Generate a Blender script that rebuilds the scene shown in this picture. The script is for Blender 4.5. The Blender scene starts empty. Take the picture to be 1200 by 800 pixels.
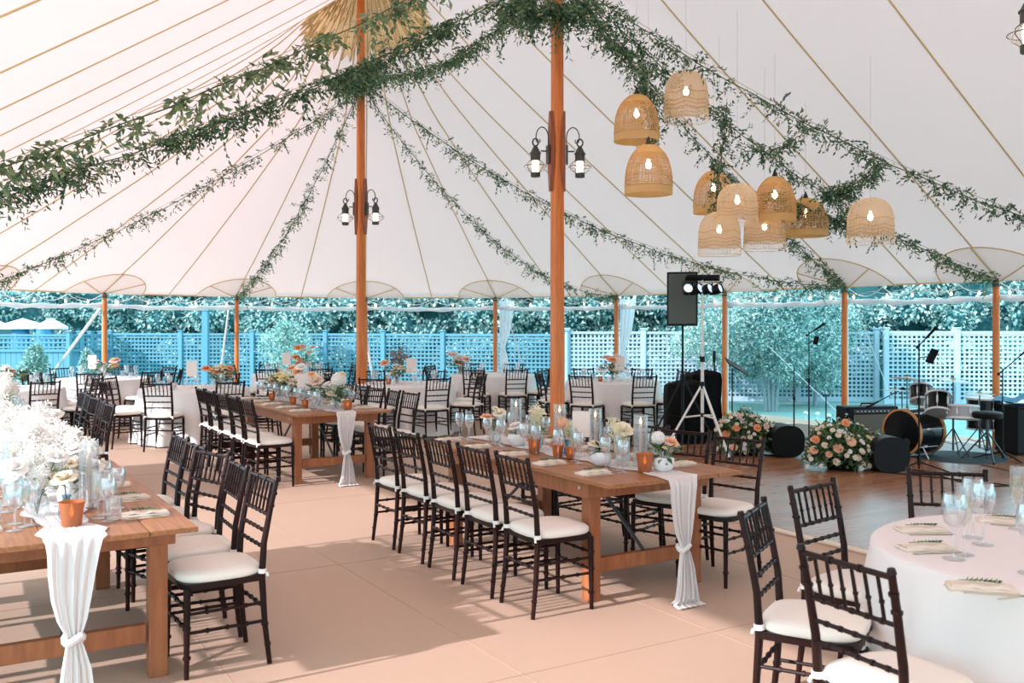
import bpy, math, random
import numpy as np
from mathutils import Vector, Matrix
random.seed(7); RNG = np.random.default_rng(7)
R = math.radians; PI = math.pi
SKY, SUN, EXPO = 2.5, 5.0, 0.34
sc = bpy.context.scene; COL = sc.collection
FOC, CXP, HY, CAMZ = 1110.0, 600.0, 380.0, 1.68
TH = R(31.3)
def uv(u, v, z=0.0):                      # tent axes (u = along the ridge, v = across) to world
    return Vector((-u*math.sin(TH)+v*math.cos(TH), u*math.cos(TH)+v*math.sin(TH), z))
def at(px, py, z=0.0):                    # where the sight line through a photo point meets height z
    Y = FOC*(CAMZ-z)/(py-HY); return Vector(((px-CXP)*Y/FOC, Y, z))
def atY(px, py, Y): return Vector(((px-CXP)*Y/FOC, Y, CAMZ-(py-HY)*Y/FOC))

# ------------------------------------------------------------------ materials
def mat(name, col, rough=.6, tcol=None, metal=0, emit=None, estr=0, spec=.5, trans=0, coat=0, noise=None, rand=None, bump=None, sheen=0, alpha=1):
    m = bpy.data.materials.new(name); m.use_nodes = True
    nt = m.node_tree; b = nt.nodes['Principled BSDF']
    b.inputs['Base Color'].default_value = (*col, 1)
    b.inputs['Roughness'].default_value = rough; b.inputs['Metallic'].default_value = metal
    b.inputs['Specular IOR Level'].default_value = spec
    if coat: b.inputs['Coat Weight'].default_value = coat; b.inputs['Coat Roughness'].default_value = .15
    if sheen: b.inputs['Sheen Weight'].default_value = sheen
    if emit: b.inputs['Emission Color'].default_value = (*emit, 1); b.inputs['Emission Strength'].default_value = estr
    L = nt.links.new
    if noise:                             # noise = (second colour, scale, stretch xyz)
        c2, s, st = noise
        tc = nt.nodes.new('ShaderNodeTexCoord'); mp = nt.nodes.new('ShaderNodeMapping'); mp.inputs['Scale'].default_value = st
        n = nt.nodes.new('ShaderNodeTexNoise'); n.inputs['Scale'].default_value = s; n.inputs['Detail'].default_value = 5
        rp = nt.nodes.new('ShaderNodeValToRGB'); rp.color_ramp.elements[0].position = .3; rp.color_ramp.elements[1].position = .7
        rp.color_ramp.elements[0].color = (*col, 1); rp.color_ramp.elements[1].color = (*c2, 1)
        L(tc.outputs['Object'], mp.inputs['Vector']); L(mp.outputs[0], n.inputs['Vector']); L(n.outputs['Fac'], rp.inputs[0]); L(rp.outputs[0], b.inputs['Base Color'])
    if rand:                              # per-leaf colour variation
        g = nt.nodes.new('ShaderNodeNewGeometry'); rp = nt.nodes.new('ShaderNodeValToRGB')
        els = rp.color_ramp.elements; els[0].color = (*rand[0], 1); els[1].color = (*rand[-1], 1)
        for i, c in enumerate(rand[1:-1]):
            e = els.new((i+1)/(len(rand)-1)); e.color = (*c, 1)
        L(g.outputs['Random Per Island'], rp.inputs[0]); L(rp.outputs[0], b.inputs['Base Color'])
        if trans:
            t = nt.nodes.new('ShaderNodeBsdfTranslucent'); mx = nt.nodes.new('ShaderNodeMixShader'); mx.inputs[0].default_value = trans
            L(rp.outputs[0], t.inputs['Color']); L(b.outputs[0], mx.inputs[1]); L(t.outputs[0], mx.inputs[2])
            L(mx.outputs[0], nt.nodes['Material Output'].inputs['Surface'])
    elif trans:
        t = nt.nodes.new('ShaderNodeBsdfTranslucent'); mx = nt.nodes.new('ShaderNodeMixShader'); mx.inputs[0].default_value = trans
        t.inputs['Color'].default_value = (*(tcol or col), 1)
        L(b.outputs[0], mx.inputs[1]); L(t.outputs[0], mx.inputs[2]); L(mx.outputs[0], nt.nodes['Material Output'].inputs['Surface'])
    if bump:
        tc = nt.nodes.new('ShaderNodeTexCoord'); n = nt.nodes.new('ShaderNodeTexNoise'); n.inputs['Scale'].default_value = bump[0]
        bp = nt.nodes.new('ShaderNodeBump'); bp.inputs['Strength'].default_value = bump[1]; bp.inputs['Distance'].default_value = .01
        L(tc.outputs['Object'], n.inputs['Vector']); L(n.outputs['Fac'], bp.inputs['Height']); L(bp.outputs[0], b.inputs['Normal'])
    return m
def glass_mat(name, tint=(1, 1, 1), refl=.12, rough=.03, milky=0.0, mcol=(.9, .9, .92)):
    m = bpy.data.materials.new(name); m.use_nodes = True; nt = m.node_tree; nt.nodes.remove(nt.nodes['Principled BSDF'])
    L = nt.links.new; out = nt.nodes['Material Output']
    t = nt.nodes.new('ShaderNodeBsdfTransparent'); t.inputs[0].default_value = (*tint, 1)
    g = nt.nodes.new('ShaderNodeBsdfGlossy'); g.inputs['Roughness'].default_value = rough
    lw = nt.nodes.new('ShaderNodeLayerWeight'); lw.inputs[0].default_value = .35
    mr = nt.nodes.new('ShaderNodeMapRange'); mr.inputs['To Min'].default_value = refl*.5; mr.inputs['To Max'].default_value = min(1, refl*5)
    mx = nt.nodes.new('ShaderNodeMixShader')
    L(lw.outputs['Facing'], mr.inputs['Value']); L(mr.outputs[0], mx.inputs[0]); L(t.outputs[0], mx.inputs[1]); L(g.outputs[0], mx.inputs[2])
    last = mx
    if milky:
        d = nt.nodes.new('ShaderNodeBsdfDiffuse'); d.inputs[0].default_value = (*mcol, 1)
        m2 = nt.nodes.new('ShaderNodeMixShader'); m2.inputs[0].default_value = milky
        L(mx.outputs[0], m2.inputs[1]); L(d.outputs[0], m2.inputs[2]); last = m2
    L(last.outputs[0], out.inputs['Surface']); return m
M = {}
M['canopy'] = mat('sail_cloth', (.86, .77, .745), .85, trans=.5, spec=.1, tcol=(.95, .76, .73))
M['webbing'] = mat('tan_webbing', (.66, .50, .27), .8, spec=.1)
M['crown'] = mat('crown_cloth', (.95, .80, .52), .8, trans=.7, spec=.1, tcol=(.98, .78, .45))
M['patch'] = mat('patch_cloth', (.93, .89, .87), .85, trans=.72, spec=.1, tcol=(.95, .91, .89))
M['pole'] = mat('orange_varnished_spruce', (.70, .205, .032), .45, coat=.08, noise=((.52, .125, .018), 5, (8, 8, .7)))
M['pole_board'] = mat('dark_varnished_board', (.20, .045, .012), .45, noise=((.30, .075, .02), 5, (8, 8, .7)))
M['bronze'] = mat('bronzed_iron', (.045, .045, .035), .5, .6)
M['glow'] = mat('lit_chimney', (1, .9, .8), .4, emit=(1, .86, .70), estr=4)
M['bulb'] = mat('lit_bulb', (1, .9, .7), .4, emit=(1, .83, .58), estr=14)
M['flame'] = mat('candle_flame', (1, .7, .3), .4, emit=(1, .62, .22), estr=6)
M['glass'] = glass_mat('clear_glass', (.985, .99, .995), .15, milky=.05)
M['hurricane'] = glass_mat('candle_cylinder_glass', (.97, .985, .995), .12, milky=.06)
M['globe'] = glass_mat('lantern_globe', (1, .98, .95), .1, milky=.14)
M['wine'] = glass_mat('pale_wine', (.97, .94, .84), .04)
M['water'] = glass_mat('water', (.98, .99, .995), .05)
M['bluevase'] = glass_mat('smoky_blue_glass', (.55, .72, .85), .14)
M['amber'] = glass_mat('amber_clay_glass', (.92, .50, .22), .06, milky=.66, mcol=(.50, .185, .08))
M['mahogany'] = mat('mahogany_lacquer', (.009, .004, .0035), .36, noise=((.026, .0055, .0045), 3, (1, 1, 1)), spec=.2)
M['cushion'] = mat('ivory_cushion', (.86, .80, .72), .9, spec=.1, bump=(60, .1))
M['tie'] = mat('white_cushion_tie', (.88, .85, .82), .9, spec=.1)
M['farmwood'] = mat('farm_table_wood', (.42, .185, .08), .4, noise=((.26, .10, .04), 5, (11, .9, 11)), spec=.35)
M['farmwood_leg'] = mat('farm_leg_wood', (.40, .14, .05), .55, noise=((.26, .08, .028), 4, (6, 6, .8)))
M['steel'] = mat('dark_steel', (.05, .06, .065), .4, .7)
M['bolt'] = mat('zinc_bolt', (.45, .45, .45), .4, .8)
M['linen'] = mat('ivory_linen', (.84, .80, .78), .9, spec=.1, trans=.08)
M['gauze'] = mat('white_gauze', (.88, .85, .84), .9, spec=.05, trans=.25)
M['napkin'] = mat('cream_napkin', (.74, .66, .56), .9, spec=.1)
M['silver'] = mat('brushed_cutlery', (.50, .45, .36), .3, .9)
M['card'] = mat('blush_card', (.82, .70, .64), .8, spec=.1)
M['ceramic'] = mat('white_ceramic', (.84, .82, .82), .35, bump=(40, .3))
M['wax'] = mat('taupe_taper_wax', (.62, .50, .42), .6)
M['floor'] = mat('painted_ply_floor', (.56, .395, .295), .6, noise=((.46, .32, .235), 260, (1, 1, 1)), spec=.2)
M['leafA'] = mat('smilax_leaf', (.1, .2, .1), .5, rand=[(.03, .09, .06), (.07, .16, .09), (.12, .23, .12), (.26, .34, .16), (.04, .12, .09)], trans=.4, spec=.4)
M['leafB'] = mat('near_leaf', (.1, .2, .1), .5, rand=[(.09, .17, .08), (.18, .27, .13), (.34, .42, .22), (.10, .20, .15)], trans=.45, spec=.4)
M['stem'] = mat('green_stem', (.06, .12, .04), .6)
M['twine'] = mat('pale_twine', (.55, .48, .42), .8)
M['wicker_gold'] = mat('golden_wicker', (.90, .66, .34), .7, noise=((.78, .54, .25), 60, (1, 1, 4)), trans=.5)
M['wicker_pale'] = mat('pale_rattan', (.98, .86, .70), .7, noise=((.94, .78, .60), 50, (1, 1, 4)), trans=.55)
M['wicker_cane'] = mat('orange_rattan', (.90, .62, .34), .7, trans=.4)
M['dark_knob'] = mat('dark_cap', (.03, .025, .02), .5)
M['black'] = mat('black_plastic', (.005, .0055, .006), .5, spec=.22)
M['black_cloth'] = mat('black_cover_cloth', (.005, .005, .0055), .9, bump=(8, .5), spec=.15)
M['grille'] = mat('speaker_grille', (.07, .085, .075), .45, .5)
M['grille_amp'] = mat('amp_grille_cloth', (.16, .15, .13), .8)
M['chrome'] = mat('chrome', (.7, .72, .74), .18, 1)
M['alu'] = mat('pale_aluminium', (.75, .72, .68), .35, .6)
M['lens'] = mat('par_lens', (.75, .88, 1.0), .15, emit=(.6, .8, 1), estr=.7)
M['brass'] = mat('cymbal_bronze', (.42, .40, .33), .3, .9)
M['hoop'] = mat('natural_maple_hoop', (.55, .24, .08), .4)
M['drumwrap'] = mat('black_gloss_wrap', (.004, .005, .006), .2, coat=.25, spec=.3)
M['drumhead'] = mat('drum_head', (.75, .74, .70), .5)
M['drumsilver'] = mat('silver_drum_wrap', (.35, .36, .36), .35, .4)
M['rug'] = mat('dark_rug', (.03, .05, .06), .9)
M['white_plastic'] = mat('white_plastic', (.8, .8, .8), .4)
M['sidewall'] = mat('white_sidewall_cloth', (.80, .84, .88), .7, trans=.3)
M['strap'] = mat('white_strap', (.62, .64, .66), .7)
M['cord'] = mat('white_cord', (.85, .88, .9), .6)
M['fenceblue'] = mat('sky_tinted_blue_fence', (.085, .25, .33), .7)  # fence, foliage and lawn colours include the cyan cast of outdoor light
M['fencepale'] = mat('sky_tinted_pale_fence', (.38, .50, .58), .7)
M['hedge'] = mat('hedge_leaf', (.1, .3, .3), .5, rand=[(.03, .15, .17), (.12, .33, .33), (.38, .60, .56), (.78, .90, .82), (.06, .22, .23)], trans=.25)  # palest tones stand in for highlights on the leaves
M['hedge2'] = mat('light_shrub_leaf', (.1, .3, .3), .5, rand=[(.08, .25, .26), (.22, .45, .42), (.45, .62, .52), (.60, .78, .74)], trans=.3)
M['hedgecore'] = mat('hedge_shaded_core', (.02, .11, .12), .9)  # dark colour standing in for the shade inside the hedge
M['lawn'] = mat('lawn_grass', (.20, .37, .36), .95, noise=((.30, .46, .43), 3, (1, 1, 1)), spec=.1)
M['bark'] = mat('grey_bark', (.25, .32, .34), .9)
M['rose_cream'] = mat('cream_petal', (.90, .80, .62), .7, trans=.25)
M['rose_white'] = mat('white_petal', (.92, .88, .84), .7, trans=.25)
M['rose_peach'] = mat('peach_petal', (.92, .52, .33), .7, trans=.25)
M['rose_orange'] = mat('orange_petal', (.90, .38, .18), .7, trans=.25)
M['rose_pink'] = mat('blush_petal', (.88, .60, .52), .7, trans=.25)
M['rose_yellow'] = mat('pale_yellow_petal', (.88, .76, .40), .7, trans=.25)
M['plume'] = mat('cream_plume', (.86, .80, .58), .8, trans=.3)
M['plume_white'] = mat('white_plume', (.93, .90, .86), .8, trans=.3)
M['flower_leaf'] = mat('bouquet_leaf', (.1, .2, .08), .5, rand=[(.03, .09, .04), (.07, .16, .07), (.15, .25, .10), (.26, .34, .16)], trans=.25)
M['blue_tarp'] = mat('blue_cover', (.05, .25, .42), .6)
M['red'] = mat('red_plastic', (.7, .05, .03), .4)
M['umb'] = mat('white_parasol_cloth', (.85, .88, .9), .8)
def dance_mat():
    m = bpy.data.materials.new('dance_floor_parquet'); m.use_nodes = True; nt = m.node_tree; b = nt.nodes['Principled BSDF']; L = nt.links.new
    tc = nt.nodes.new('ShaderNodeTexCoord'); mp = nt.nodes.new('ShaderNodeMapping'); mp.inputs['Scale'].default_value = (1, 1, 1)
    br = nt.nodes.new('ShaderNodeTexBrick'); br.inputs['Scale'].default_value = 1; br.inputs['Brick Width'].default_value = .9; br.inputs['Row Height'].default_value = .08
    br.inputs['Mortar Size'].default_value = .0015; br.inputs['Color1'].default_value = (.37, .165, .088, 1); br.inputs['Color2'].default_value = (.30, .128, .066, 1)
    br.inputs['Mortar'].default_value = (.20, .085, .045, 1)
    L(tc.outputs['Object'], mp.inputs[0]); L(mp.outputs[0], br.inputs['Vector']); L(br.outputs['Color'], b.inputs['Base Color'])
    b.inputs['Roughness'].default_value = .24; b.inputs['Specular IOR Level'].default_value = .65; return m
M['dance'] = dance_mat()

# ------------------------------------------------------------------ mesh builder
class MB:
    def __init__(s): s.v = []; s.f = []; s.m = []
    def add(s, vs, fs, mi=0):
        o = len(s.v); s.v.extend([tuple(p) for p in vs]); s.f.extend([tuple(i+o for i in f) for f in fs]); s.m.extend([mi]*len(fs)); return s
    def box(s, c, d, rot=None, mi=0, bev=0.0):
        x, y, z = d[0]/2, d[1]/2, d[2]/2; b = min(bev, x*.9, y*.9, z*.9)
        if b <= 0:
            vs = [Vector((sx*x, sy*y, sz*z)) for sx in (-1, 1) for sy in (-1, 1) for sz in (-1, 1)]
            fs = [(0,1,3,2),(4,6,7,5),(0,4,5,1),(2,3,7,6),(0,2,6,4),(1,5,7,3)]
        else:                              # chamfered box: 24 verts
            vs = []; idx = {}
            for sx in (-1, 1):
                for sy in (-1, 1):
                    for sz in (-1, 1):
                        for k in range(3):
                            p = [sx*(x-b), sy*(y-b), sz*(z-b)]; p[k] = (sx*x, sy*y, sz*z)[k]
                            idx[(sx, sy, sz, k)] = len(vs); vs.append(Vector(p))
            fs = []
            q = [(-1,-1),(1,-1),(1,1),(-1,1)]
            for k in range(3):
                for sg in (-1, 1):
                    o2 = []
                    for a_, b_ in q:
                        t = [0, 0, 0]; t[k] = sg; t[(k+1)%3] = a_; t[(k+2)%3] = b_; o2.append(idx[(*t, k)])
                    fs.append(tuple(o2) if sg > 0 else tuple(reversed(o2)))
            for k in range(3):
                k1, k2 = (k+1)%3, (k+2)%3
                for s1 in (-1, 1):
                    for s2 in (-1, 1):
                        def I(sk, kk):
                            t = [0, 0, 0]; t[k] = sk; t[k1] = s1; t[k2] = s2; return idx[(*t, kk)]
                        f = (I(-1, k1), I(1, k1), I(1, k2), I(-1, k2)); fs.append(f if s1*s2 < 0 else tuple(reversed(f)))
            for sx in (-1, 1):
                for sy in (-1, 1):
                    for sz in (-1, 1):
                        f = (idx[(sx,sy,sz,0)], idx[(sx,sy,sz,1)], idx[(sx,sy,sz,2)]); fs.append(f if sx*sy*sz > 0 else tuple(reversed(f)))
        if rot is not None: vs = [rot @ p for p in vs]
        c = Vector(c); return s.add([p+c for p in vs], fs, mi)
    def tube(s, pts, r, n=8, mi=0, caps=True, closed=False):
        pts = [Vector(p) for p in pts]; N = len(pts)
        rs = list(r) if hasattr(r, '__len__') else [r]*N
        vs = []; up = None
        for i, p in enumerate(pts):
            if closed: d = pts[(i+1)%N]-pts[i-1]
            else: d = pts[min(i+1, N-1)]-pts[max(i-1, 0)]
            if d.length < 1e-9: d = Vector((0, 0, 1))
            d.normalize()
            if up is None:
                up = Vector((0, 0, 1)) if abs(d.z) < .9 else Vector((1, 0, 0))
            a = d.cross(up)
            if a.length < 1e-6: a = d.orthogonal()
            a.normalize(); b = a.cross(d).normalized(); up = b
            for k in range(n):
                t = 2*PI*k/n; vs.append(p+(a*math.cos(t)+b*math.sin(t))*rs[i])
        fs = []
        for i in range(N if closed else N-1):
            j = (i+1) % N
            for k in range(n): fs.append((i*n+k, i*n+(k+1)%n, j*n+(k+1)%n, j*n+k))
        if caps and not closed:
            fs.append(tuple(range(n-1, -1, -1))); fs.append(tuple((N-1)*n+k for k in range(n)))
        return s.add(vs, fs, mi)
    def lathe(s, prof, n=16, c=(0, 0, 0), mi=0, fold=None, rot=None):
        vs = []; c = Vector(c)
        for i, (r, z) in enumerate(prof):
            for k in range(n):
                t = 2*PI*k/n; rr = r if fold is None else fold(r, z, t)
                p = Vector((rr*math.cos(t), rr*math.sin(t), z))
                if rot is not None: p = rot @ p
                vs.append(p+c)
        fs = []
        for i in range(len(prof)-1):
            for k in range(n): fs.append((i*n+k, i*n+(k+1)%n, (i+1)*n+(k+1)%n, (i+1)*n+k))
        if prof[0][0] > 1e-5: pass
        return s.add(vs, fs, mi)
    def disc(s, c, r, n=16, mi=0, rot=None):
        vs = [Vector((r*math.cos(2*PI*k/n), r*math.sin(2*PI*k/n), 0)) for k in range(n)]
        if rot is not None: vs = [rot @ p for p in vs]
        c = Vector(c); return s.add([p+c for p in vs], [tuple(range(n))], mi)
    def ball(s, c, r, n=10, sc_=(1, 1, 1), mi=0, jit=0):
        m = max(4, n//2+1); prof = [(max(1e-4, math.sin(PI*i/m))*r, -math.cos(PI*i/m)*r) for i in range(m+1)]
        vs = []; c = Vector(c)
        for rr, z in prof:
            for k in range(n):
                t = 2*PI*k/n; j = 1+random.uniform(-jit, jit)
                vs.append(c+Vector((rr*math.cos(t)*sc_[0]*j, rr*math.sin(t)*sc_[1]*j, z*sc_[2]*j)))
        fs = [(i*n+k, i*n+(k+1)%n, (i+1)*n+(k+1)%n, (i+1)*n+k) for i in range(m) for k in range(n)]
        return s.add(vs, fs, mi)
    def extrude(s, poly, d, mi=0, tf=None):     # poly (x,z) list, depth along y centred
        n = len(poly); vs = [Vector((x, -d/2, z)) for x, z in poly]+[Vector((x, d/2, z)) for x, z in poly]
        fs = [tuple(range(n)), tuple(range(2*n-1, n-1, -1))]+[(i, i+n, (i+1)%n+n, (i+1)%n) for i in range(n)]
        if tf is not None: vs = [tf @ p for p in vs]
        return s.add(vs, fs, mi)
    def leaf(s, p, d, side, L, W, mi=0, fold=.25):
        p = Vector(p); d = Vector(d).normalized(); side = Vector(side); side = (side-d*side.dot(d))
        side = side.normalized() if side.length > 1e-5 else d.orthogonal().normalized()
        nrm = d.cross(side); a = p+d*L*.45
        return s.add([p, a+side*W*.5+nrm*W*fold, p+d*L, a-side*W*.5+nrm*W*fold, a], [(0, 4, 1), (1, 4, 2), (0, 3, 4), (3, 2, 4)], mi)
    def mesh(s, name, mats, smooth=True, ang=38):
        me = bpy.data.meshes.new(name); me.from_pydata(s.v, [], s.f)
        for m in (mats if isinstance(mats, (list, tuple)) else [mats]): me.materials.append(m)
        if any(s.m): me.polygons.foreach_set('material_index', s.m)
        if smooth:
            me.polygons.foreach_set('use_smooth', [True]*len(s.f)); me.set_sharp_from_angle(angle=R(ang))
        me.update(); return me
    def build(s, name, mats, parent=None, loc=(0, 0, 0), rz=0, smooth=True, ang=38):
        return link(s.mesh(name, mats, smooth, ang), name, parent, loc, rz)
def link(me, name, parent=None, loc=(0, 0, 0), rz=0, rot=None, scale=None):
    o = bpy.data.objects.new(name, me); COL.objects.link(o); o.location = loc
    o.rotation_euler = rot if rot is not None else (0, 0, rz)
    if scale is not None: o.scale = (scale,)*3 if not hasattr(scale, '__len__') else scale
    if parent is not None: o.parent = parent
    return o
def tag(o, label, cat, group=None, kind=None):
    o['label'] = label; o['category'] = cat
    if group: o['group'] = group
    if kind: o['kind'] = kind
    return o
def empty(name, loc, rz=0, label=None, cat=None, group=None):
    o = bpy.data.objects.new(name, None); COL.objects.link(o); o.location = loc; o.rotation_euler = (0, 0, rz); o.empty_display_size = .1
    if label: tag(o, label, cat, group)
    return o
def struct(o): o['kind'] = 'structure'; return o
def plabel(o, label): o['label'] = label; return o
KIDS = {}
def copy_tree(src, loc, rz, label, group=None, scale=None):
    def rec(o, par):
        c = o.copy(); COL.objects.link(c)
        if par is not None: c.parent = par
        for ch in KIDS_OF(o): rec(ch, c)
        return c
    c = rec(src, None); c.location = loc; c.rotation_euler = (0, 0, rz); c['label'] = label
    if group: c['group'] = group
    if scale: c.scale = (scale,)*3
    return c
def KIDS_OF(o):
    if o.name not in KIDS: KIDS[o.name] = list(o.children)
    return KIDS[o.name]
ORD = ['nearest', 'second', 'third', 'fourth', 'farthest']

# ------------------------------------------------------------------ tent geometry
VC = 5.72; HALF = 6.72; EZ = 2.29
UP1, UP2, UP3, UP4 = 13.74, 8.51, 3.28, -1.95
PK = [uv(UP1, VC), uv(UP2, VC), uv(UP3, VC), uv(UP4, VC)]
def canopy_z(p, a):
    q = Vector((p.x, p.y)); u_ = q.dot(Vector((-math.sin(TH), math.cos(TH)))); v_ = q.dot(Vector((math.cos(TH), math.sin(TH))))
    k = sum(math.exp(-(Vector((p.x, p.y, 0))-q2).length/.8) for q2 in PK)
    side = 4.45*(1-a)+.85*k*(1-a)
    o = max(u_-UP1, UP4-u_, 0.0)
    if o <= 0: return EZ+side
    w = min(1, math.atan2(o, abs(v_-VC))/R(50)); w = w*w*(3-2*w)
    end = float(np.interp(a, [0, .06, .131, .20, .277, .382, .55, .8, 1], [5.3, 4.68, 3.98, 3.35, 2.86, 2.42, 1.72, .74, 0]))
    return EZ+side*(1-w)+end*w
# perimeter: list of (ridge point, eave point, station name)
def peri(t):                                # t in metres-ish along perimeter; 0 = right side at P4
    Ls = UP1-UP4; La = PI*HALF
    if t < Ls: u = UP4+t; return uv(u, VC), uv(u, VC+HALF)
    t -= Ls
    if t < La:
        a = t/HALF; return uv(UP1, VC), uv(UP1+HALF*math.sin(a), VC+HALF*math.cos(a))
    t -= La
    if t < Ls: u = UP1-t; return uv(u, VC), uv(u, VC-HALF)
    t -= Ls; a = t/HALF
    return uv(UP4, VC), uv(UP4-HALF*math.sin(a), VC-HALF*math.cos(a))
LS = UP1-UP4; LA = PI*HALF; PER = 2*LS+2*LA
def surf(t, a, off=0.0):
    r, e = peri(t % PER); p = r.lerp(e, a); p.z = canopy_z(p, a)-off; return p
mb = MB(); NT, NA = 420, 40
for i in range(NT):
    for j in range(NA+1): mb.v.append(tuple(surf(PER*i/NT, (j/NA)**1.25)))
for i in range(NT):
    k = (i+1) % NT
    for j in range(NA): mb.f.append((i*(NA+1)+j, i*(NA+1)+j+1, k*(NA+1)+j+1, k*(NA+1)+j)); mb.m.append(0)
ceiling = struct(mb.build('ceiling', M['canopy'], ang=80)); ceiling['label'] = 'cream sailcloth tent canopy over the whole reception'
ceiling.modifiers.new('s', 'SOLIDIFY').thickness = .004
# stations of the side poles
ST = []
u = 12.8
while u > -3: ST.append(('right', u-UP4)); u -= 2.61
ARC = [math.degrees(0)]
pole_t = [(u_-UP4) for u_ in (2.36, 4.97, 7.60, 10.12, 12.80)]
arc_deg = [41.8-31.3, 66.6-31.3]
# angle measured on the arc: world bearing from P1, clockwise from +Y
def bearing_t(bdeg):                        # world bearing clockwise from +Y -> perimeter t
    d = Vector((math.sin(R(bdeg)), math.cos(R(bdeg)))); uu = Vector((-math.sin(TH), math.cos(TH))); vv = Vector((math.cos(TH), math.sin(TH)))
    return LS+HALF*math.atan2(d.dot(uu), d.dot(vv))
arc_t = [bearing_t(b) for b in (41.8, 16.5, -9.0, -33.3, -57.7, -82.7, -108)]
left_t = [LS+LA+(UP1-u_) for u_ in (12.8, 10.2, 7.6, 5.0, 2.4)]
ALLT = pole_t+arc_t+left_t
seams = []
for i in range(len(ALLT)-1):
    n = 2 if i < 12 else 2
    if LS < ALLT[i] < LS+LA and LS < ALLT[i+1] < LS+LA+.5: n = 2
    for k in range(n): seams.append(ALLT[i]+(ALLT[i+1]-ALLT[i])*k/n)
for t in seams:
    pts = [surf(t, max(.02, j/30), .012) for j in range(31)]
    m_ = MB(); m_.tube(pts, .006 if t > LS+LA+.3 else .011, 6); m_.build('seam_webbing', M['webbing'], ceiling)  # left seams thinner, standing in for webbing washed out by light
# eave rope edge
m_ = MB(); m_.tube([surf(PER*i/150, 1.0, .01) for i in range(150)], .014, 6, closed=True); m_.build('eave_rope', M['webbing'], ceiling)
# corner patches over each side pole
for t in ALLT:
    m_ = MB(); n = 20; c = surf(t, .997, .03); vs = [c]; rim = []
    for k in range(n+1):
        a = PI*k/n; tt = t+.86*math.cos(a); aa = 1-.098*math.sin(a); p = surf(tt, aa*.997, .03); vs.append(p); rim.append(p)
    m_.add(vs, [(0, k+1, k+2) for k in range(n)]); pp = m_.build('corner_patch', M['patch'], ceiling)
    r_ = MB(); r_.tube([p-Vector((0, 0, .008)) for p in rim], .010, 5)
    for k in (4, 10, 16): r_.tube([c-Vector((0, 0, .012)), rim[k]-Vector((0, 0, .012))], .010, 5)
    r_.build('patch_rib', M['webbing'], pp)
# pleated crowns around the peaks
for pk, nm in zip(PK[:3], 'abc'):
    m_ = MB(); n = 88; rings = [.07, .35, .65, .95]; vs = []
    def zr(p):                              # canopy height at a free point near a peak
        d = p-pk; al = abs(d.dot(uv(0, 1)));
        dd = Vector((d.x, d.y, 0)); uu_ = dd.dot(uv(1, 0))
        if pk is PK[0] and uu_ > 0: a = dd.length/HALF
        else: a = al/HALF
        return canopy_z(Vector((p.x, p.y, 0)), a)
    for ri, r0 in enumerate(rings):
        for k in range(n):
            t = 2*PI*k/n; rr = r0
            if ri == 3: rr = (1.02, .93, 1.02, .84)[k % 4]
            p = Vector((pk.x+rr*math.cos(t), pk.y+rr*math.sin(t), 0)); p.z = zr(p)-.06; vs.append(p)
    fs = [(i*n+k, i*n+(k+1)%n, (i+1)*n+(k+1)%n, (i+1)*n+k) for i in range(3) for k in range(n)]
    m_.add(vs, fs); cr = m_.build('crown_patch', M['crown'], ceiling)
    r_ = MB()
    for k in range(0, n, 2):
        r_.tube([vs[i*n+k]-Vector((0, 0, .01)) for i in range(4)], .008, 4, caps=False)
    for base in (2, 3):                     # the zigzag stitching
        for off in (0.0, -.10):
            zz = []
            for k in range(n):
                rr = ((1.02, .93, 1.02, .84)[k % 4] if base == 3 else (.70, .62, .70, .54)[k % 4])+off
                t = 2*PI*k/n; p = Vector((pk.x+rr*math.cos(t), pk.y+rr*math.sin(t), 0)); p.z = zr(p)-.07; zz.append(p)
            r_.tube(zz, .009, 4, closed=True)
    r_.build('pleat_stitching', M['webbing'], cr)

# ------------------------------------------------------------------ ground, floors
g = MB(); g.box((0, 0, -.30), (160, 160, .1)); lawn = g.build('ground', M['lawn'], loc=(0, 30, 0), smooth=False); struct(lawn)
f = MB(); f.box((0, 0, -.125), (HALF*2+1.4, UP1-UP4+2*HALF+1.2, .25))
fl = f.build('floor', M['floor'], loc=uv((UP1+UP4)/2, VC), rz=TH, smooth=False); struct(fl)
s_ = MB()
for k in range(-9, 8): s_.box((0, k*2.44+.4, .0008), (HALF*2+1.3, .006, .0016))
for k in range(-5, 6): s_.box((k*1.22+.35, 0, .0008), (.005, UP1-UP4+2*HALF+1.1, .0016))
sj = s_.build('floor_joint', mat('floor_joint_gap', (.44, .31, .22), .8), fl, smooth=False)
dz = .022
d_ = MB(); d_.box((0, 0, dz/2), (6.5, 12.2, dz)); dfo = d_.build('floor_dance', M['dance'], loc=uv(5.0, 9.12), rz=TH, smooth=False); struct(dfo)
e_ = MB()
e_.box((-3.29, 0, dz/2-.0005), (.09, 12.36, dz-.001), bev=.006); e_.box((3.29, 0, dz/2-.0005), (.09, 12.36, dz-.001), bev=.006)
e_.box((0, 6.15, dz/2-.0005), (6.49, .09, dz-.001)); e_.box((0, -6.15, dz/2-.0005), (6.49, .09, dz-.001))
et = e_.build('edge_ramp', mat('cream_edge_trim', (.72, .60, .48), .5), dfo, smooth=False)

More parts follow.
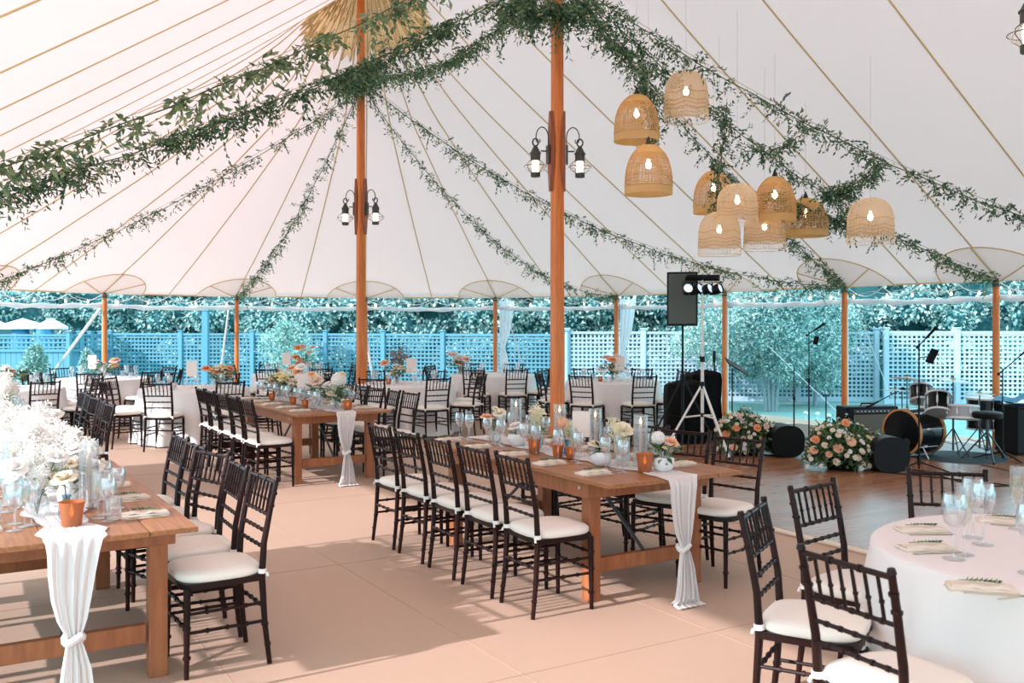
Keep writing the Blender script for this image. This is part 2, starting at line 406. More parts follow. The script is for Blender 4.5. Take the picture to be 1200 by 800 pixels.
# ------------------------------------------------------------------ poles
def pole_mesh(h, r0, r1, square=False):
    m_ = MB(); n = 12
    prof = []
    for i in range(9):
        z = h*i/8; prof.append((r0+(r1-r0)*i/8, z))
    def fold(r, z, t):
        if not square: return r
        c = abs(math.cos(t)); s2 = abs(math.sin(t)); return min(r/max(c, s2), r*1.22)
    m_.lathe(prof, 24 if square else 14, fold=fold if square else None); m_.disc((0, 0, h), r1, 14)
    return m_
cpx = [(-2.34, 14.66), (.49, 10.26), (3.42, 5.79)]
plabels = ['tall orange varnished centre pole at the far end under the pleated crown', 'tall orange varnished centre pole behind the middle farm table', 'tall centre pole at the right edge carrying a lantern']
for (x, y), lb in zip(cpx, plabels):
    t = empty('centre_pole', (x, y, 0), TH, lb, 'pole', 'centre poles of the tent')
    pole_mesh(7.15, .068, .050, True).build('pole_shaft', M['pole'], t)
    b = MB(); b.lathe([(.10, 0), (.10, .02), (.085, .03)], 16); b.build('base_collar', M['bronze'], t)
# lantern
def lantern(loc, ang, lb):
    t = empty('onion_lantern', loc, ang, lb, 'lantern', 'wall lanterns on the centre poles')
    cx = .125; t.scale = (1.2,)*3
    b = MB(); poly = [(-.02, -.36), (.02, -.36), (.055, -.14), (.055, .14), (.02, .36), (-.02, .36), (-.055, .14), (-.055, -.14)]
    b.extrude(poly, .034, tf=Matrix.Translation((-.022, 0, 0)) @ Matrix.Rotation(PI/2, 4, 'Z')); b.build('mounting_board', M['pole_board'], t)
    p = MB(); p.box((.008, 0, -.03), (.02, .075, .17), bev=.004); p.tube([(.01, 0, .0), (cx-.05, 0, .0)], .007, 8); p.build('wall_plate', M['bronze'], t)
    h = MB(); pts = []
    for i in range(22):
        a = PI*(1-i/17.0); pts.append((cx/2+.01+(cx/2+.01)*math.cos(a) if i < 18 else 0, 0, .10+.16*math.sin(a)))
    pts = [(.004, 0, .02+.04*i) for i in range(3)]+[(.062-.058*math.cos(PI*i/12), 0, .12+.095*math.sin(PI*i/12)) for i in range(13)]+[(cx-.01, 0, .085), (cx-.03, 0, .07), (cx-.045, 0, .085), (cx-.04, 0, .105)]
    h.tube(pts, .0055, 6); h.tube([(cx+.026*math.sin(2*PI*k/14), 0, .115-.04+.034*math.cos(2*PI*k/14)) for k in range(14)], .008, 6, closed=True); h.build('scroll_hook', M['bronze'], t)
    c = MB(); c.lathe([(.001, .045), (.012, .043), (.022, .03), (.045, -.015), (.052, -.02), (.052, -.028), (.044, -.03), (.044, -.085), (.05, -.09), (.001, -.09)], 18, (cx, 0, 0)); c.build('lantern_cap', M['bronze'], t)
    g = MB(); g.lathe([(.04, -.088), (.065, -.098), (.092, -.125), (.096, -.145), (.085, -.17), (.055, -.19), (.04, -.197)], 20, (cx, 0, 0)); g.build('glass_globe', M['globe'], t)
    ch = MB(); ch.lathe([(.001, -.19), (.03, -.19), (.033, -.14), (.03, -.092), (.001, -.092)], 14, (cx, 0, 0)); ch.build('lit_chimney', M['glow'], t)
    ba = MB(); ba.lathe([(.001, -.195), (.042, -.195), (.044, -.21), (.042, -.235), (.001, -.24)], 16, (cx, 0, 0)); ba.build('lantern_base', M['bronze'], t)
    w = MB(); w.tube([(cx+.104*math.cos(2*PI*k/24), .104*math.sin(2*PI*k/24), -.14) for k in range(24)], .0028, 5, closed=True)
    for k in range(4):
        a = 2*PI*k/4+.5; w.tube([(cx+.045*math.cos(a), .045*math.sin(a), -.08), (cx+.1*math.cos(a), .1*math.sin(a), -.125), (cx+.1*math.cos(a), .1*math.sin(a), -.155), (cx+.045*math.cos(a), .045*math.sin(a), -.2)], .0025, 5)
    w.build('wire_guard', M['bronze'], t)
for (x, y), who in zip(cpx, ('on the far pole', 'on the pole behind the middle farm table', 'on the right edge pole')):
    for sgn, side in ((1, 'right'), (-1, 'left')):
        if who.startswith('on the right edge') and sgn == 1: continue
        ang = R(-14) if sgn > 0 else R(180-6)
        if who.startswith('on the pole'): ang = R(-4) if sgn > 0 else R(180+14)
        off = Vector((math.cos(ang), math.sin(ang), 0))*.095
        lantern((x+off.x, y+off.y, 3.50 if who.startswith('on the far') else 3.55 if who.startswith('on the pole') else 3.63), ang, 'black %s hand lantern with round glass globe %s' % (side, who))
# side poles
near_right = {3: 'right of the band case', 2: ''}
names = {}
labs = ['right side pole out of sight', 'right side pole near camera', 'orange side pole behind the drum stool', 'orange side pole behind the guitar amplifier', 'orange side pole behind the black music stand',
        'orange side pole behind the round table right of centre', 'orange side pole beside the gathered white curtain left of the second centre pole', 'orange side pole hidden behind the far centre pole', 'orange side pole behind the orange flower centrepiece', 'orange side pole at left with the white diagonal strap', 'orange side pole at the left edge']
SP = []
for i, t in enumerate(ALLT[:12]):
    r_, e_ = peri(t); p = r_.lerp(e_, .985); p.z = 0; SP.append(p)
    if i < 2 or i > 10: continue
    o = empty('side_pole', p, 0, labs[i], 'pole', 'side poles around the tent')
    pole_mesh(EZ-.04, .05, .045).build('pole_shaft', M['pole'], o)
    c = MB(); c.lathe([(.001, EZ-.0), (.03, EZ-.0), (.035, EZ-.04), (.05, EZ-.06), (.05, EZ-.10)], 12); c.build('pole_cap', M['steel'], o)
    # white cloth sleeve edge standing beside the pole
    w = MB(); out = (e_-r_).normalized(); sd = Vector((-out.y, out.x, 0)) * (1 if i < 8 else -1)
    q = out*.10+sd*.03; w.tube([Vector((q.x, q.y, .02)), Vector((q.x, q.y, 1.2)), Vector((q.x, q.y, 2.15))], .022, 8); w.build('white_sleeve', M['sidewall'], o)
# rolled side walls, cords and eave string lights between the side poles
bay = ['right of the drum stool pole', 'between the drum pole and the amplifier pole', 'behind the flower arrangements', 'behind the loudspeaker', 'right of the second centre pole', 'between the two centre poles', 'left of the far centre pole', 'above the orange flower centrepiece', 'above the boarded fence', 'left edge']
for i in range(2, 10+1):
    t0, t1 = ALLT[i-1] if i == 2 else ALLT[i-1], ALLT[i]
    o = empty('rolled_sidewall', (0, 0, 0), 0, 'white rolled sidewall cloth under the eave, %s' % bay[i-2 if i-2 < len(bay) else -1], 'rolled sidewall', 'rolled sidewalls under the eave')
    n = 24; pts = []; rr = []; cord = []
    for k in range(n+1):
        q = k/n; r_, e_ = peri(t0+(t1-t0)*q); p = r_.lerp(e_, 1.004); p.z = 2.05-.035*math.sin(PI*q)+.008*math.sin(q*23+i); pts.append(p); rr.append(.045+.010*math.sin(q*31+i*2))
    m_ = MB(); m_.tube(pts, rr, 10); m_.build('cloth_roll', M['sidewall'], o)
    for k in range(49):
        q = k/48; r_, e_ = peri(t0+(t1-t0)*q); p = r_.lerp(e_, 1.0); p.z = 2.25-.13*abs(math.sin(q*PI*4)); cord.append(p)
    m_ = MB(); m_.tube(cord, .007, 5); m_.build('looped_cord', M['cord'], o)
    o2 = empty('string_light', (0, 0, 0), 0, 'string of small glowing bulbs along the eave, %s' % bay[i-2], 'string lights', 'eave string lights')
    wire = []
    for k in range(33):
        q = k/32; r_, e_ = peri(t0+(t1-t0)*q); p = r_.lerp(e_, .985); p.z = 2.20-.05*abs(math.sin(q*PI*5)); wire.append(p)
    m_ = MB(); m_.tube(wire, .004, 5); m_.build('wire', M['cord'], o2)
    for k in range(5):
        q = (k+.5+random.uniform(-.2, .2))/5; r_, e_ = peri(t0+(t1-t0)*q); p = r_.lerp(e_, .985); p.z = 2.11
        m_ = MB(); m_.ball((0, 0, 0), .018, 8, (1, 1, 1.3)); bb = m_.build('bulb', M['bulb'], o2, loc=p)
        m_ = MB(); m_.tube([(0, 0, .02), (0, 0, .05)], .010, 6); m_.build('socket', M['cord'], bb)
# gathered curtains by two poles, diagonal straps
def curtain(p, lb, flip=1):
    m_ = MB(); vs = []; n = 22; rows = [(2.2, .34), (1.9, .30), (1.5, .24), (1.25, .15), (1.15, .12), (1.0, .18), (.5, .24), (.03, .28)]
    for z, w in rows:
        for k in range(n+1):
            s2 = k/n; vs.append((flip*(s2*w+.04), .05*math.sin(s2*24)*w*2.2, z))
    N = n+1; m_.add(vs, [(i*N+k, i*N+k+1, (i+1)*N+k+1, (i+1)*N+k) for i in range(len(rows)-1) for k in range(n)])
    o = m_.build('gathered_curtain', M['sidewall'], loc=p, rz=0); tag(o, lb, 'curtain'); return o
curtain(SP[6]+Vector((.05, .12, 0)), 'white curtain gathered beside the side pole between the centre poles')
curtain(SP[5]+Vector((.05, .12, 0)), 'white curtain gathered beside the side pole right of the second centre pole')
def strap(a, b, lb, w=.03):
    m_ = MB(); a = Vector(a); b = Vector(b); a = a+(a-b)*max(0, (a.z+.25)/(b.z-a.z)); m_.tube([Vector((0, 0, 0)), b-a], w, 6); tag(m_.build('guy_strap', M['strap'], loc=a), lb, 'strap', 'white guy straps outside')
P = SP[9]; strap(atY(62, 437, 21.5), P+Vector((-.05, .1, 2.1)), 'white diagonal strap from the left side pole down towards the boarded fence', .035)
strap(atY(438, 450, 23.0), atY(424, 362, 21.6), 'white strap right of the far centre pole', .03)
strap(atY(258, 440, 21.5), atY(268, 362, 20.6), 'thin white strap beside the pole behind the orange centrepiece', .022)
strap(atY(616, 440, 22.5), atY(592, 362, 21.3), 'white strap right of the gathered curtain between the centre poles', .018)
strap(atY(968, 470, 17.6), atY(900, 405, 19.5), 'thin white strap crossing before the lattice near the amplifier', .006)
strap(atY(1046, 470, 17.5), atY(1004, 362, 15.5), 'thin white strap behind the bass drum', .008)
# ------------------------------------------------------------------ greenery
def leafcloud(mb_, pts, dirs, L, W, mi=0):
    for p, d in zip(pts, dirs):
        mb_.leaf(p, d, (random.uniform(-1, 1), random.uniform(-1, 1), random.uniform(-.3, .3)), L*random.uniform(.7, 1.25), W*random.uniform(.8, 1.2), mi)
def garland(p0, p1, sag, lb, n=230, LL=.058, WW=.025, mt='leafA', thick=1.0, t0=0, t1=1, strag=.15, sub=None):
    p0 = Vector(p0); p1 = Vector(p1)
    def C(t): p = p0.lerp(p1, t); p.z -= 4*sag*t*(1-t); return p
    o = empty('leaf_garland', (0, 0, 0), 0, lb, 'garland', 'greenery garlands under the canopy')
    v = MB(); v.tube([C(t0+(t1-t0)*k/24)+Vector((0, 0, .01*math.sin(k*2))) for k in range(25)], .006, 5); v.build('vine', M['stem'], o)
    tw = MB(); tw.tube([C(k/16)+Vector((0, 0, .045)) for k in range(17)], .0035, 4); tw.build('twine', M['twine'], o)
    lf = MB(); n = int(n*2.1); phase = random.uniform(0, 6)
    for i in range(n):
        t = t0+(t1-t0)*random.random()
        dens = .55+.45*math.sin(t*38+phase)*math.sin(t*13+phase*2)
        if random.random() > dens+.25: continue
        b = C(t); along = (C(min(1, t+.02))-C(max(0, t-.02))).normalized()
        d = Vector((random.gauss(0, .6), random.gauss(0, .6), random.gauss(-.30, .55)))+along*random.uniform(-1.1, 1.1); d.normalize()
        ln = random.uniform(.04, .15)*thick*(1.6 if random.random() < strag else 1)
        k = max(3, int(ln/.021)); b = b+Vector((random.gauss(0, .022), random.gauss(0, .022), random.gauss(0, .022)))*thick
        side = d.orthogonal().normalized(); side.rotate(Matrix.Rotation(random.uniform(0, 6.3), 3, d))
        for j in range(k):
            q = b+d*ln*(j+1)/k+Vector((0, 0, -.35*ln*((j+1)/k)**2))
            s2 = side if j % 2 else -side
            ld = (d*.9+s2*.8+Vector((random.gauss(0, .3), random.gauss(0, .3), random.gauss(-.15, .3)))).normalized()
            lf.leaf(q, ld, d.cross(s2)+Vector((random.gauss(0, .4),)*3), LL*random.uniform(.7, 1.2), WW*random.uniform(.8, 1.2))
    lf.build('leaves', M[mt], o, smooth=False); return o
def eave(i): r_, e_ = peri(ALLT[i]); return r_.lerp(e_, .975)+Vector((0, 0, EZ-.02))
P1, P2, P3 = [Vector((x, y, 0)) for x, y in cpx]
Z = lambda z: Vector((0, 0, z))
LI = 10   # left station next to H
garland(P1+Z(5.38), eave(5), .80, 'thin garland hanging from the far pole to the side pole right of centre', 190)
garland(P1+Z(5.45), eave(3), .72, 'long garland passing behind the second centre pole and ending above the amplifier', 300)
garland(P1+Z(5.3), eave(10), .25, 'thin garland sloping from the far pole to the left side pole', 240)
garland(P1+Z(5.35), eave(8), .38, 'thin garland dropping from the far pole to the pole behind the orange centrepiece', 190)
garland(P2+Z(5.5), uv(10.2, -.93, 2.4), .28, 'thick garland sweeping down left from the second centre pole across the far pole', 560, .070, .027, thick=1.35)
garland(P2+Z(6.1), uv(7.6, -.93, 2.2), .26, 'nearest garland with larger pale leaves sweeping to the upper left', 210, .085, .036, 'leafB', thick=1.15)
garland(P2+Z(5.5), eave(3)+Z(.05), .22, 'garland from the second centre pole through the lamp cluster to the amplifier pole', 280, thick=1.1)
garland(P2+Z(5.55), eave(2)+Z(.05), .46, 'garland passing behind the right lamps and ending at the drum side pole', 290, thick=1.1)
garland(P2+Z(5.5), uv(4.97, VC+HALF*.975, EZ), .46, 'uppermost right garland running off the right edge', 330, thick=1.1)
garland(P1+Z(5.55), P2+Z(5.5), .42, 'garland strung between the two centre poles near the ridge', 330, thick=1.2)
# hanging sprays among the lamps and poles
garland(atY(752, 60, 10.6), atY(768, 165, 10.5), .0, 'leafy spray hanging down over the upper left golden lamp', 95, thick=1.0)
garland(atY(852, 120, 11.3), atY(838, 255, 11.5), .0, 'leafy spray hanging before the small golden lamp', 90, thick=1.1)
garland(atY(868, 175, 11.2), atY(948, 150, 10.8), .12, 'short sprig of greenery looping above the lamp cluster', 40)
garland(atY(900, 225, 11.3), atY(1000, 262, 12.0), .06, 'dense greenery bunch behind the right golden lamps', 150, thick=1.2)
garland(atY(960, 225, 10.9), atY(1035, 190, 10.9), .1, 'greenery bunch above the rightmost lamp', 120, thick=1.2)
garland(atY(700, 25, 10.2), atY(745, 80, 10.3), .0, 'bushy greenery beside the top of the second centre pole', 70, thick=1.3)
garland(atY(405, 95, 14.4), atY(440, 78, 14.4), .05, 'bushy greenery collar on the far centre pole', 230, thick=1.9)
garland(atY(600, 8, 9.9), atY(690, 5, 9.9), .05, 'bushy greenery collar on the second centre pole', 150, thick=1.7, LL=.075)

# ------------------------------------------------------------------ pendant lamps
def pendant_parts(kind, H, Rr):
    parts = {}
    n = 40
    def prof(q):                            # q 0 bottom .. 1 top
        if kind == 'gold': r = Rr*(1-.06*q)*math.sqrt(max(0, 1-max(0, (q-.25)/.76)**2.3)) if q > .25 else Rr*(1-.06*q)
        else: r = Rr*(.94 if q < .5 else .94*math.sqrt(max(0, 1-((q-.5)/.51)**2.6)))+Rr*.06*(1-q)
        return max(.012, r)
    def band(q0, q1, n=36, off=0): return [(prof(q0+(q1-q0)*i/8)+off, H*(q0+(q1-q0)*i/8)) for i in range(9)]
    sh = MB(); n = 40
    if kind == 'gold':
        sh.lathe(band(0, .16), n); sh.lathe(band(.16, 0, off=-.006), n)
        sh.lathe(band(.80, .97), n); sh.lathe(band(.97, .80, off=-.006), n)
        for k in range(44):
            a = 2*PI*k/44; sh.tube([(prof(q)*math.cos(a), prof(q)*math.sin(a), H*q) for q in np.linspace(.14, .82, 9)], .0036, 4, caps=False)
        for i in range(19):
            q = .16+.65*i/19; sh.tube([(prof(q)*math.cos(2*PI*k/n), prof(q)*math.sin(2*PI*k/n), H*q+.002*(-1)**k) for k in range(n)], .0042 if i % 5 else .007, 4, closed=True)
    else:
        for i in range(46):
            q = .19+.79*i/46; sh.tube([(prof(q)*math.cos(2*PI*k/n), prof(q)*math.sin(2*PI*k/n), H*q+.003*(-1)**k) for k in range(n)], .0030, 4, closed=True)
        sh.lathe(band(.93, .99), n)
        for k in range(48):
            a = 2*PI*k/48; sh.tube([(prof(q)*1.004*math.cos(a), prof(q)*1.004*math.sin(a), H*q) for q in np.linspace(0, .9, 10)], .0024, 4, caps=False)
        sh.tube([(prof(0)*math.cos(2*PI*k/n), prof(0)*math.sin(2*PI*k/n), 0) for k in range(n)], .004, 4, closed=True)
    parts['shade'] = sh
    if kind == 'pale':
        z = MB()
        for q0 in (.20, .28, .36, .52):
            z.tube([(prof(q0)*1.012*math.cos(2*PI*k/72), prof(q0)*1.012*math.sin(2*PI*k/72), H*(q0+.05*abs(((k % 12)-6)/6.)-.025)) for k in range(72)], .0055, 4, closed=True)
        parts['zigzag'] = z
    return parts
PM = {}
for kind, H in (('gold', .54), ('pale', .55)):
    pp = pendant_parts(kind, H, .25)
    PM[kind] = {k: m.mesh(k, M['wicker_gold'] if kind == 'gold' else (M['wicker_pale'] if k == 'shade' else M['wicker_cane'])) for k, m in pp.items()}
m_ = MB(); m_.lathe([(.001, .085), (.006, .08), (.016, .05), (.03, .01), (.032, 0), (.001, 0)], 14); KNOB = m_.mesh('knob', M['dark_knob'])
m_ = MB(); m_.ball((0, 0, 0), .032, 10, (1, 1, 1.25)); m_.tube([(0, 0, .03), (0, 0, .06)], .016, 8); BULB = m_.mesh('bulb', M['bulb'])
lamps = [(746, 105, 166, 53, 'gold', 'golden woven bell lamp upper left under the hanging spray'),
         (804, 83, 142, 52, 'pale', 'pale rattan dome lamp, highest of the cluster'),
         (760, 163, 228, 56, 'gold', 'golden woven bell lamp, lowest of the left three'),
         (836, 195, 250, 47, 'gold', 'golden woven bell lamp half hidden behind a leafy spray'),
         (864, 215, 263, 48, 'pale', 'pale rattan dome lamp between the two golden ones'),
         (908, 201, 260, 49, 'gold', 'golden woven bell lamp overlapping the lamp to its right'),
         (944, 227, 277, 52, 'gold', 'golden woven bell lamp right of the overlapping one'),
         (843, 248, 299, 49, 'pale', 'pale rattan dome lamp lowest at left of the cluster'),
         (896, 246, 293, 48, 'pale', 'pale rattan dome lamp tucked under two golden lamps'),
         (1020, 232, 285, 53, 'pale', 'pale rattan dome lamp alone at the right')]
def canopy_above(p):
    best = None
    rel_u = Vector((p.x, p.y)).dot(Vector((-math.sin(TH), math.cos(TH)))); rel_v = Vector((p.x, p.y)).dot(Vector((math.cos(TH), math.sin(TH))))
    if rel_u > UP1: a = math.hypot(rel_u-UP1, rel_v-VC)/HALF
    else: a = abs(rel_v-VC)/HALF
    return canopy_z(Vector((p.x, p.y, 0)), a)
ovY = {3: 11.9, 4: 10.9, 5: 11.2, 6: 11.7, 7: 11.2, 8: 11.5}
for i, (px, ty, by, w, kind, lb) in enumerate(lamps):
    Y = ovY.get(i, .5*FOC/w); b = atY(px, by, Y); H = (by-ty)*Y/FOC; hs = .54 if kind == 'gold' else .55; H -= .05 if kind == 'gold' else 0
    s_ = (w*Y/FOC)/.5; sz = H/hs
    o = empty('woven_pendant_lamp', b, random.uniform(0, 1), lb, 'pendant lamp', 'woven pendant lamps')
    for k, me in PM[kind].items():
        nm = {'shade': 'lamp_shade', 'zigzag': 'zigzag_band'}[k]
        link(me, nm, o, scale=(s_, s_, sz))
    topz = H
    link(KNOB, 'top_knob', o, loc=(0, 0, topz-.025), scale=1.25 if kind == 'gold' else .45)
    link(BULB, 'bulb', o, loc=(0, 0, H*.58))
    cz = canopy_above(b)-b.z-.05
    m_ = MB(); m_.tube([(0, 0, H*.62), (0, 0, min(cz, 2.6))], .0018, 5); m_.build('cord', M['twine'], o)

# ------------------------------------------------------------------ chairs
def chair_proto(label):
    t = empty('chiavari_chair', (0, 0, 0), 0, label, 'chair')
    mh = M['mahogany']
    def ring(mb_, p, d, r): mb_.tube([Vector(p)-Vector(d).normalized()*.006, Vector(p)+Vector(d).normalized()*.006], r, 8)
    for s in (-1, 1):                      # rear legs run up into the back posts
        m = MB(); pts = [(s*.188, -.215, 0), (s*.183, -.192, .2), (s*.180, -.178, .44), (s*.182, -.188, .6), (s*.186, -.222, .78), (s*.189, -.250, .905)]
        m.tube(pts, [.0125, .015, .0175, .016, .0145, .013], 10)
        m.tube([(s*.189, -.250, .905), (s*.1895, -.2525, .922)], [.017, .012], 10)
        for q in (1, 4): ring(m, pts[q], (0, 0, 1), .019)
        ring(m, (s*.186, -.205, .10), (0, 0, 1), .017); ring(m, (s*.1875, -.238, .84), (0, -.2, 1), .017)
        m.build('leg', mh, t)
        m = MB(); pts = [(s*.187, .188, 0), (s*.186, .186, .22), (s*.184, .184, .43)]
        m.tube(pts, [.012, .0155, .018], 10)
        for z in (.10, .24, .34): ring(m, (s*.1865, .1865, z), (0, 0, 1), .0195)
        m.build('leg', mh, t)
    m = MB()                               # seat frame ring with rounded front
    out = [(-.195, -.185), (.195, -.185), (.205, .12), (.19, .185), (.14, .205), (-.14, .205), (-.19, .185), (-.205, .12)]
    n = len(out); vs = [(x, y, z) for z in (.418, .448) for x, y in out]+[(x*.86, y*.86, z) for z in (.418, .448) for x, y in out]
    fs = []
    for k in range(n):
        j = (k+1) % n
        fs += [(k, j, n+j, n+k), (2*n+j, 2*n+k, 3*n+k, 3*n+j), (n+k, n+j, 3*n+j, 3*n+k), (j, k, 2*n+k, 2*n+j)]
    m.add(vs, fs); m.add([(x*.9, y*.9, .442) for x, y in out], [tuple(range(n))]); m.build('seat_frame', mh, t)
    def sq(r_, z, e=.55, n_=32, sy=1.0):
        res = []
        for k in range(n_):
            a = 2*PI*k/n_; c, s_ = math.cos(a), math.sin(a)
            res.append((math.copysign(abs(c)**e, c)*r_, math.copysign(abs(s_)**e, s_)*r_*sy+.008, z))
        return res
    m = MB(); rows = [(.195, .446), (.206, .458), (.206, .478), (.196, .490), (.15, .497), (.08, .500), (.001, .501)]
    vs = []
    for r_, z in rows: vs += sq(r_, z)
    m.add(vs, [(i*32+k, i*32+(k+1)%32, (i+1)*32+(k+1)%32, (i+1)*32+k) for i in range(len(rows)-1) for k in range(32)]); m.add(sq(.195, .446), [tuple(range(31, -1, -1))])
    cu = m.build('cushion', M['cushion'], t, ang=60)
    for s in (-1, 1):
        m = MB(); m.tube([(s*.180, -.1785, .452), (s*.1803, -.1795, .474)], .0225, 10); m.tube([(s*.17, -.185, .46), (s*.15, -.17, .455)], .008, 6); m.tube([(s*.19, -.20, .455), (s*.197, -.203, .435)], [.006, .008], 6)
        m.build('cushion_tie', M['tie'], cu)
    def by(z): # y of the back plane at height z
        return np.interp(z, [.44, .6, .78, .905], [-.178, -.188, -.222, -.250])
    def rail(z, r=.009, knots=3):
        mm = MB(); y = by(z); mm.tube([(-.184, y, z), (.184, y, z)], r, 8)
        for k in range(knots):
            x = -.184+.368*(k+1)/(knots+1); mm.tube([(x-.006, y, z), (x+.006, y, z)], r*1.35, 8)
        return mm
    m = rail(.893, .0105, 2); m.build('top_rail', mh, t)
    m = MB()
    for z in (.735, .655, .578):
        q = rail(z, .0085, 5); m.add(q.v, q.f)
    m.build('back_rail', mh, t)
    for k in range(6):
        x = -.184+.368*(k+1)/7; m = MB(); m.tube([(x, by(.735), .735), (x, by(.81), .81), (x, by(.893), .893)], .0066, 7); m.tube([(x, by(.80)-.0, .797), (x, by(.80), .807)], .0095, 7); m.build('spindle', mh, t)
    def str_(pa, pb, kn=2):
        pa, pb = Vector(pa), Vector(pb); m.tube([pa, pb], .0085, 8); d = (pb-pa).normalized()
        for k in range(kn):
            c = pa.lerp(pb, (k+1)/(kn+1)); m.tube([c-d*.006, c+d*.006], .0125, 8)
    for s in (-1, 1):
        m = MB(); str_((s*.184, -.198, .215), (s*.186, .186, .215), 3); str_((s*.183, -.19, .305), (s*.185, .185, .305), 3); m.build('stretcher', mh, t)
    m = MB(); str_((-.186, .187, .235), (.186, .187, .235), 3); str_((-.186, .187, .335), (.186, .187, .335), 3); m.build('stretcher', mh, t)
    m = MB(); str_((-.184, -.193, .28), (.184, -.193, .28), 4); m.build('stretcher', mh, t)
    return t
proto_used = [False]
PROTO = chair_proto('x')
def chair(x, y, rz, label, group):
    if not proto_used[0]:
        proto_used[0] = True; KIDS_OF(PROTO); PROTO.location = (x, y, 0); PROTO.rotation_euler = (0, 0, rz); PROTO['label'] = label; PROTO['group'] = group; return PROTO
    return copy_tree(PROTO, (x, y, 0), rz, label, group)
def face(dx, dy): return math.atan2(dy, dx)-PI/2

# ------------------------------------------------------------------ farm tables
TW, TLn, TH_T = 1.05, 2.44, .76
def farm_table(c0, lb, drape_group, which, brace=True):
    t = empty('farm_table', c0, TH, lb, 'table', 'long wooden farm tables')
    m = MB(); npl = 5; w = TW/npl
    for k in range(npl): m.box((w*(k+.5), TLn/2, TH_T-.0125), (w-.003, TLn-.0, .025), bev=.003)
    m.build('tabletop', M['farmwood'], t, ang=20)
    m = MB()
    for q in (.283, TLn-.283): m.box((TW/2, q, TH_T-.077), (TW-.09, .026, .10), bev=.003)
    for q in (.058, TW-.058): m.box((q, TLn/2, TH_T-.077), (.026, TLn-.592, .10), bev=.003)
    m.build('apron', M['farmwood_leg'], t, ang=20)
    for yy in (.34, TLn-.34):
        for xx in (.117, TW-.117):
            m = MB(); m.box((xx, yy, .355), (.085, .085, .71), bev=.004); lg = m.build('leg', M['farmwood_leg'], t, ang=20)
            b = MB(); b.tube([(.046 if xx < .5 else TW-.046, yy+.02, .69), (.040 if xx < .5 else TW-.040, yy+.02, .69)], .011, 8); b.build('bolt', M['bolt'], lg)
        m = MB(); m.box((TW/2, yy, .212), (TW-.34, .045, .088), bev=.003); m.build('stretcher', M['farmwood_leg'], t, ang=20)
        sg = 1 if yy < 1 else -1
        m = MB(); m.tube([(TW/2, yy, .256), (TW/2, yy+sg*.62, .70), (TW/2, yy+sg*.66, .735)], .012, 8); m.build('brace', M['steel'], t)
    # gauze runner with a knotted drape over the near end
    m = MB(); vs = []; n = 26
    def xc(s): return TW/2+.015*math.sin(s*4+which)
    rows = []
    for i in range(31):
        s = TLn*(1-i/30.); rows.append((s, TH_T+.004, .118+.022*math.sin(i*.9+which)+.015*math.sin(i*2.1), .005, s))
    drop = [(-.012, .755, .112, .012), (-.022, .71, .102, .018), (-.025, .62, .092, .02), (-.03, .52, .078, .022), (-.03, .43, .058, .024), (-.03, .375, .035, .028), (-.03, .345, .026, .022), (-.03, .315, .036, .026), (-.03, .22, .058, .03), (-.032, .12, .07, .034), (-.034, .05, .085, .036), (-.05, .012, .10, .03), (-.11, .010, .11, .012)]
    for s, z, hw, am in [(r[0], r[1], r[2], r[3]) for r in rows]+drop:
        for k in range(n+1):
            q = k/n*2-1; fz = am*math.sin(q*17+s*3+which)+am*.4*math.sin(q*31)
            if z > .757: vs.append((xc(s)+q*hw, s, z+abs(fz)*.9))
            else: vs.append((TW/2+q*hw+.01*math.sin(z*9), s-abs(fz) if z > .02 else s+.5*fz, z if z > .02 else z+abs(fz)*.3))
    N = n+1; RW = len(rows)+len(drop)
    m.add(vs, [(i*N+k, i*N+k+1, (i+1)*N+k+1, (i+1)*N+k) for i in range(RW-1) for k in range(n)])
    o = m.build('table_runner', M['gauze'], loc=c0, rz=TH, ang=80); tag(o, 'white gauze runner knotted at its hanging end on the %s' % drape_group, 'table runner', 'gauze runners on the farm tables')
    k_ = MB(); k_.tube([(TW/2+.034*math.cos(a), -.032-.024*math.sin(a)*1.0, .347+.012*math.sin(2*a)) for a in np.linspace(0, 2*PI, 16)[:-1]], .017, 8, closed=True)
    k_.tube([(TW/2-.03, -.055, .33), (TW/2, -.065, .35), (TW/2+.03, -.055, .365)], .016, 8); k_.build('knot', M['gauze'], o)
    return t
C_MID = Vector((.558, 5.417, 0)); C_LEFT = Vector((-1.428, 4.318, 0))-uv(0, TW); C_FARM = Vector((-2.19, 9.63, 0)); C_LFAR = C_LEFT+uv(5.03, .0)
TB = [(C_MID, 'middle farm table', 0), (C_LEFT, 'left front farm table', 1), (C_FARM, 'far middle farm table', 2), (C_LFAR, 'far left farm table', 3)]
def TL(c, t, s, z=0): p = c+uv(s, t); p.z = z; return p
for c, nm, k in TB:
    farm_table(c, {0: 'long wooden farm table in the middle with clay votive pots and orange flowers', 1: 'long wooden farm table at left foreground under masses of white flowers', 2: 'long wooden farm table in front of the far centre pole', 3: 'long wooden farm table at far left, mostly hidden by the white flowers'}[k], nm, k)
rnd = random.Random(3)
for c, nm, k in TB:
    for i in range(5):
        s = .39+.4885*i
        j = rnd.uniform(-4, 4)
        if not (k == 1 and False):
            p = TL(c, -.165, s)
            chair(p.x, p.y, TH-PI/2+R(j), '%s dark chair on the left side of the %s' % (ORD[i], nm), 'chairs at the farm tables')
        rr_ = {0: [12, 20, 6, 4, 8], 1: [2, -2, 16, 4, 2]}.get(k, [3, -4, 5, 0, 2])[i]
        p = TL(c, TW+(.17 if k else .10), s if k != 0 else s-.06)
        chair(p.x, p.y, TH+PI/2+R(rr_ if k else rr_), '%s dark chair on the right side of the %s' % (ORD[i], nm), 'chairs at the farm tables')

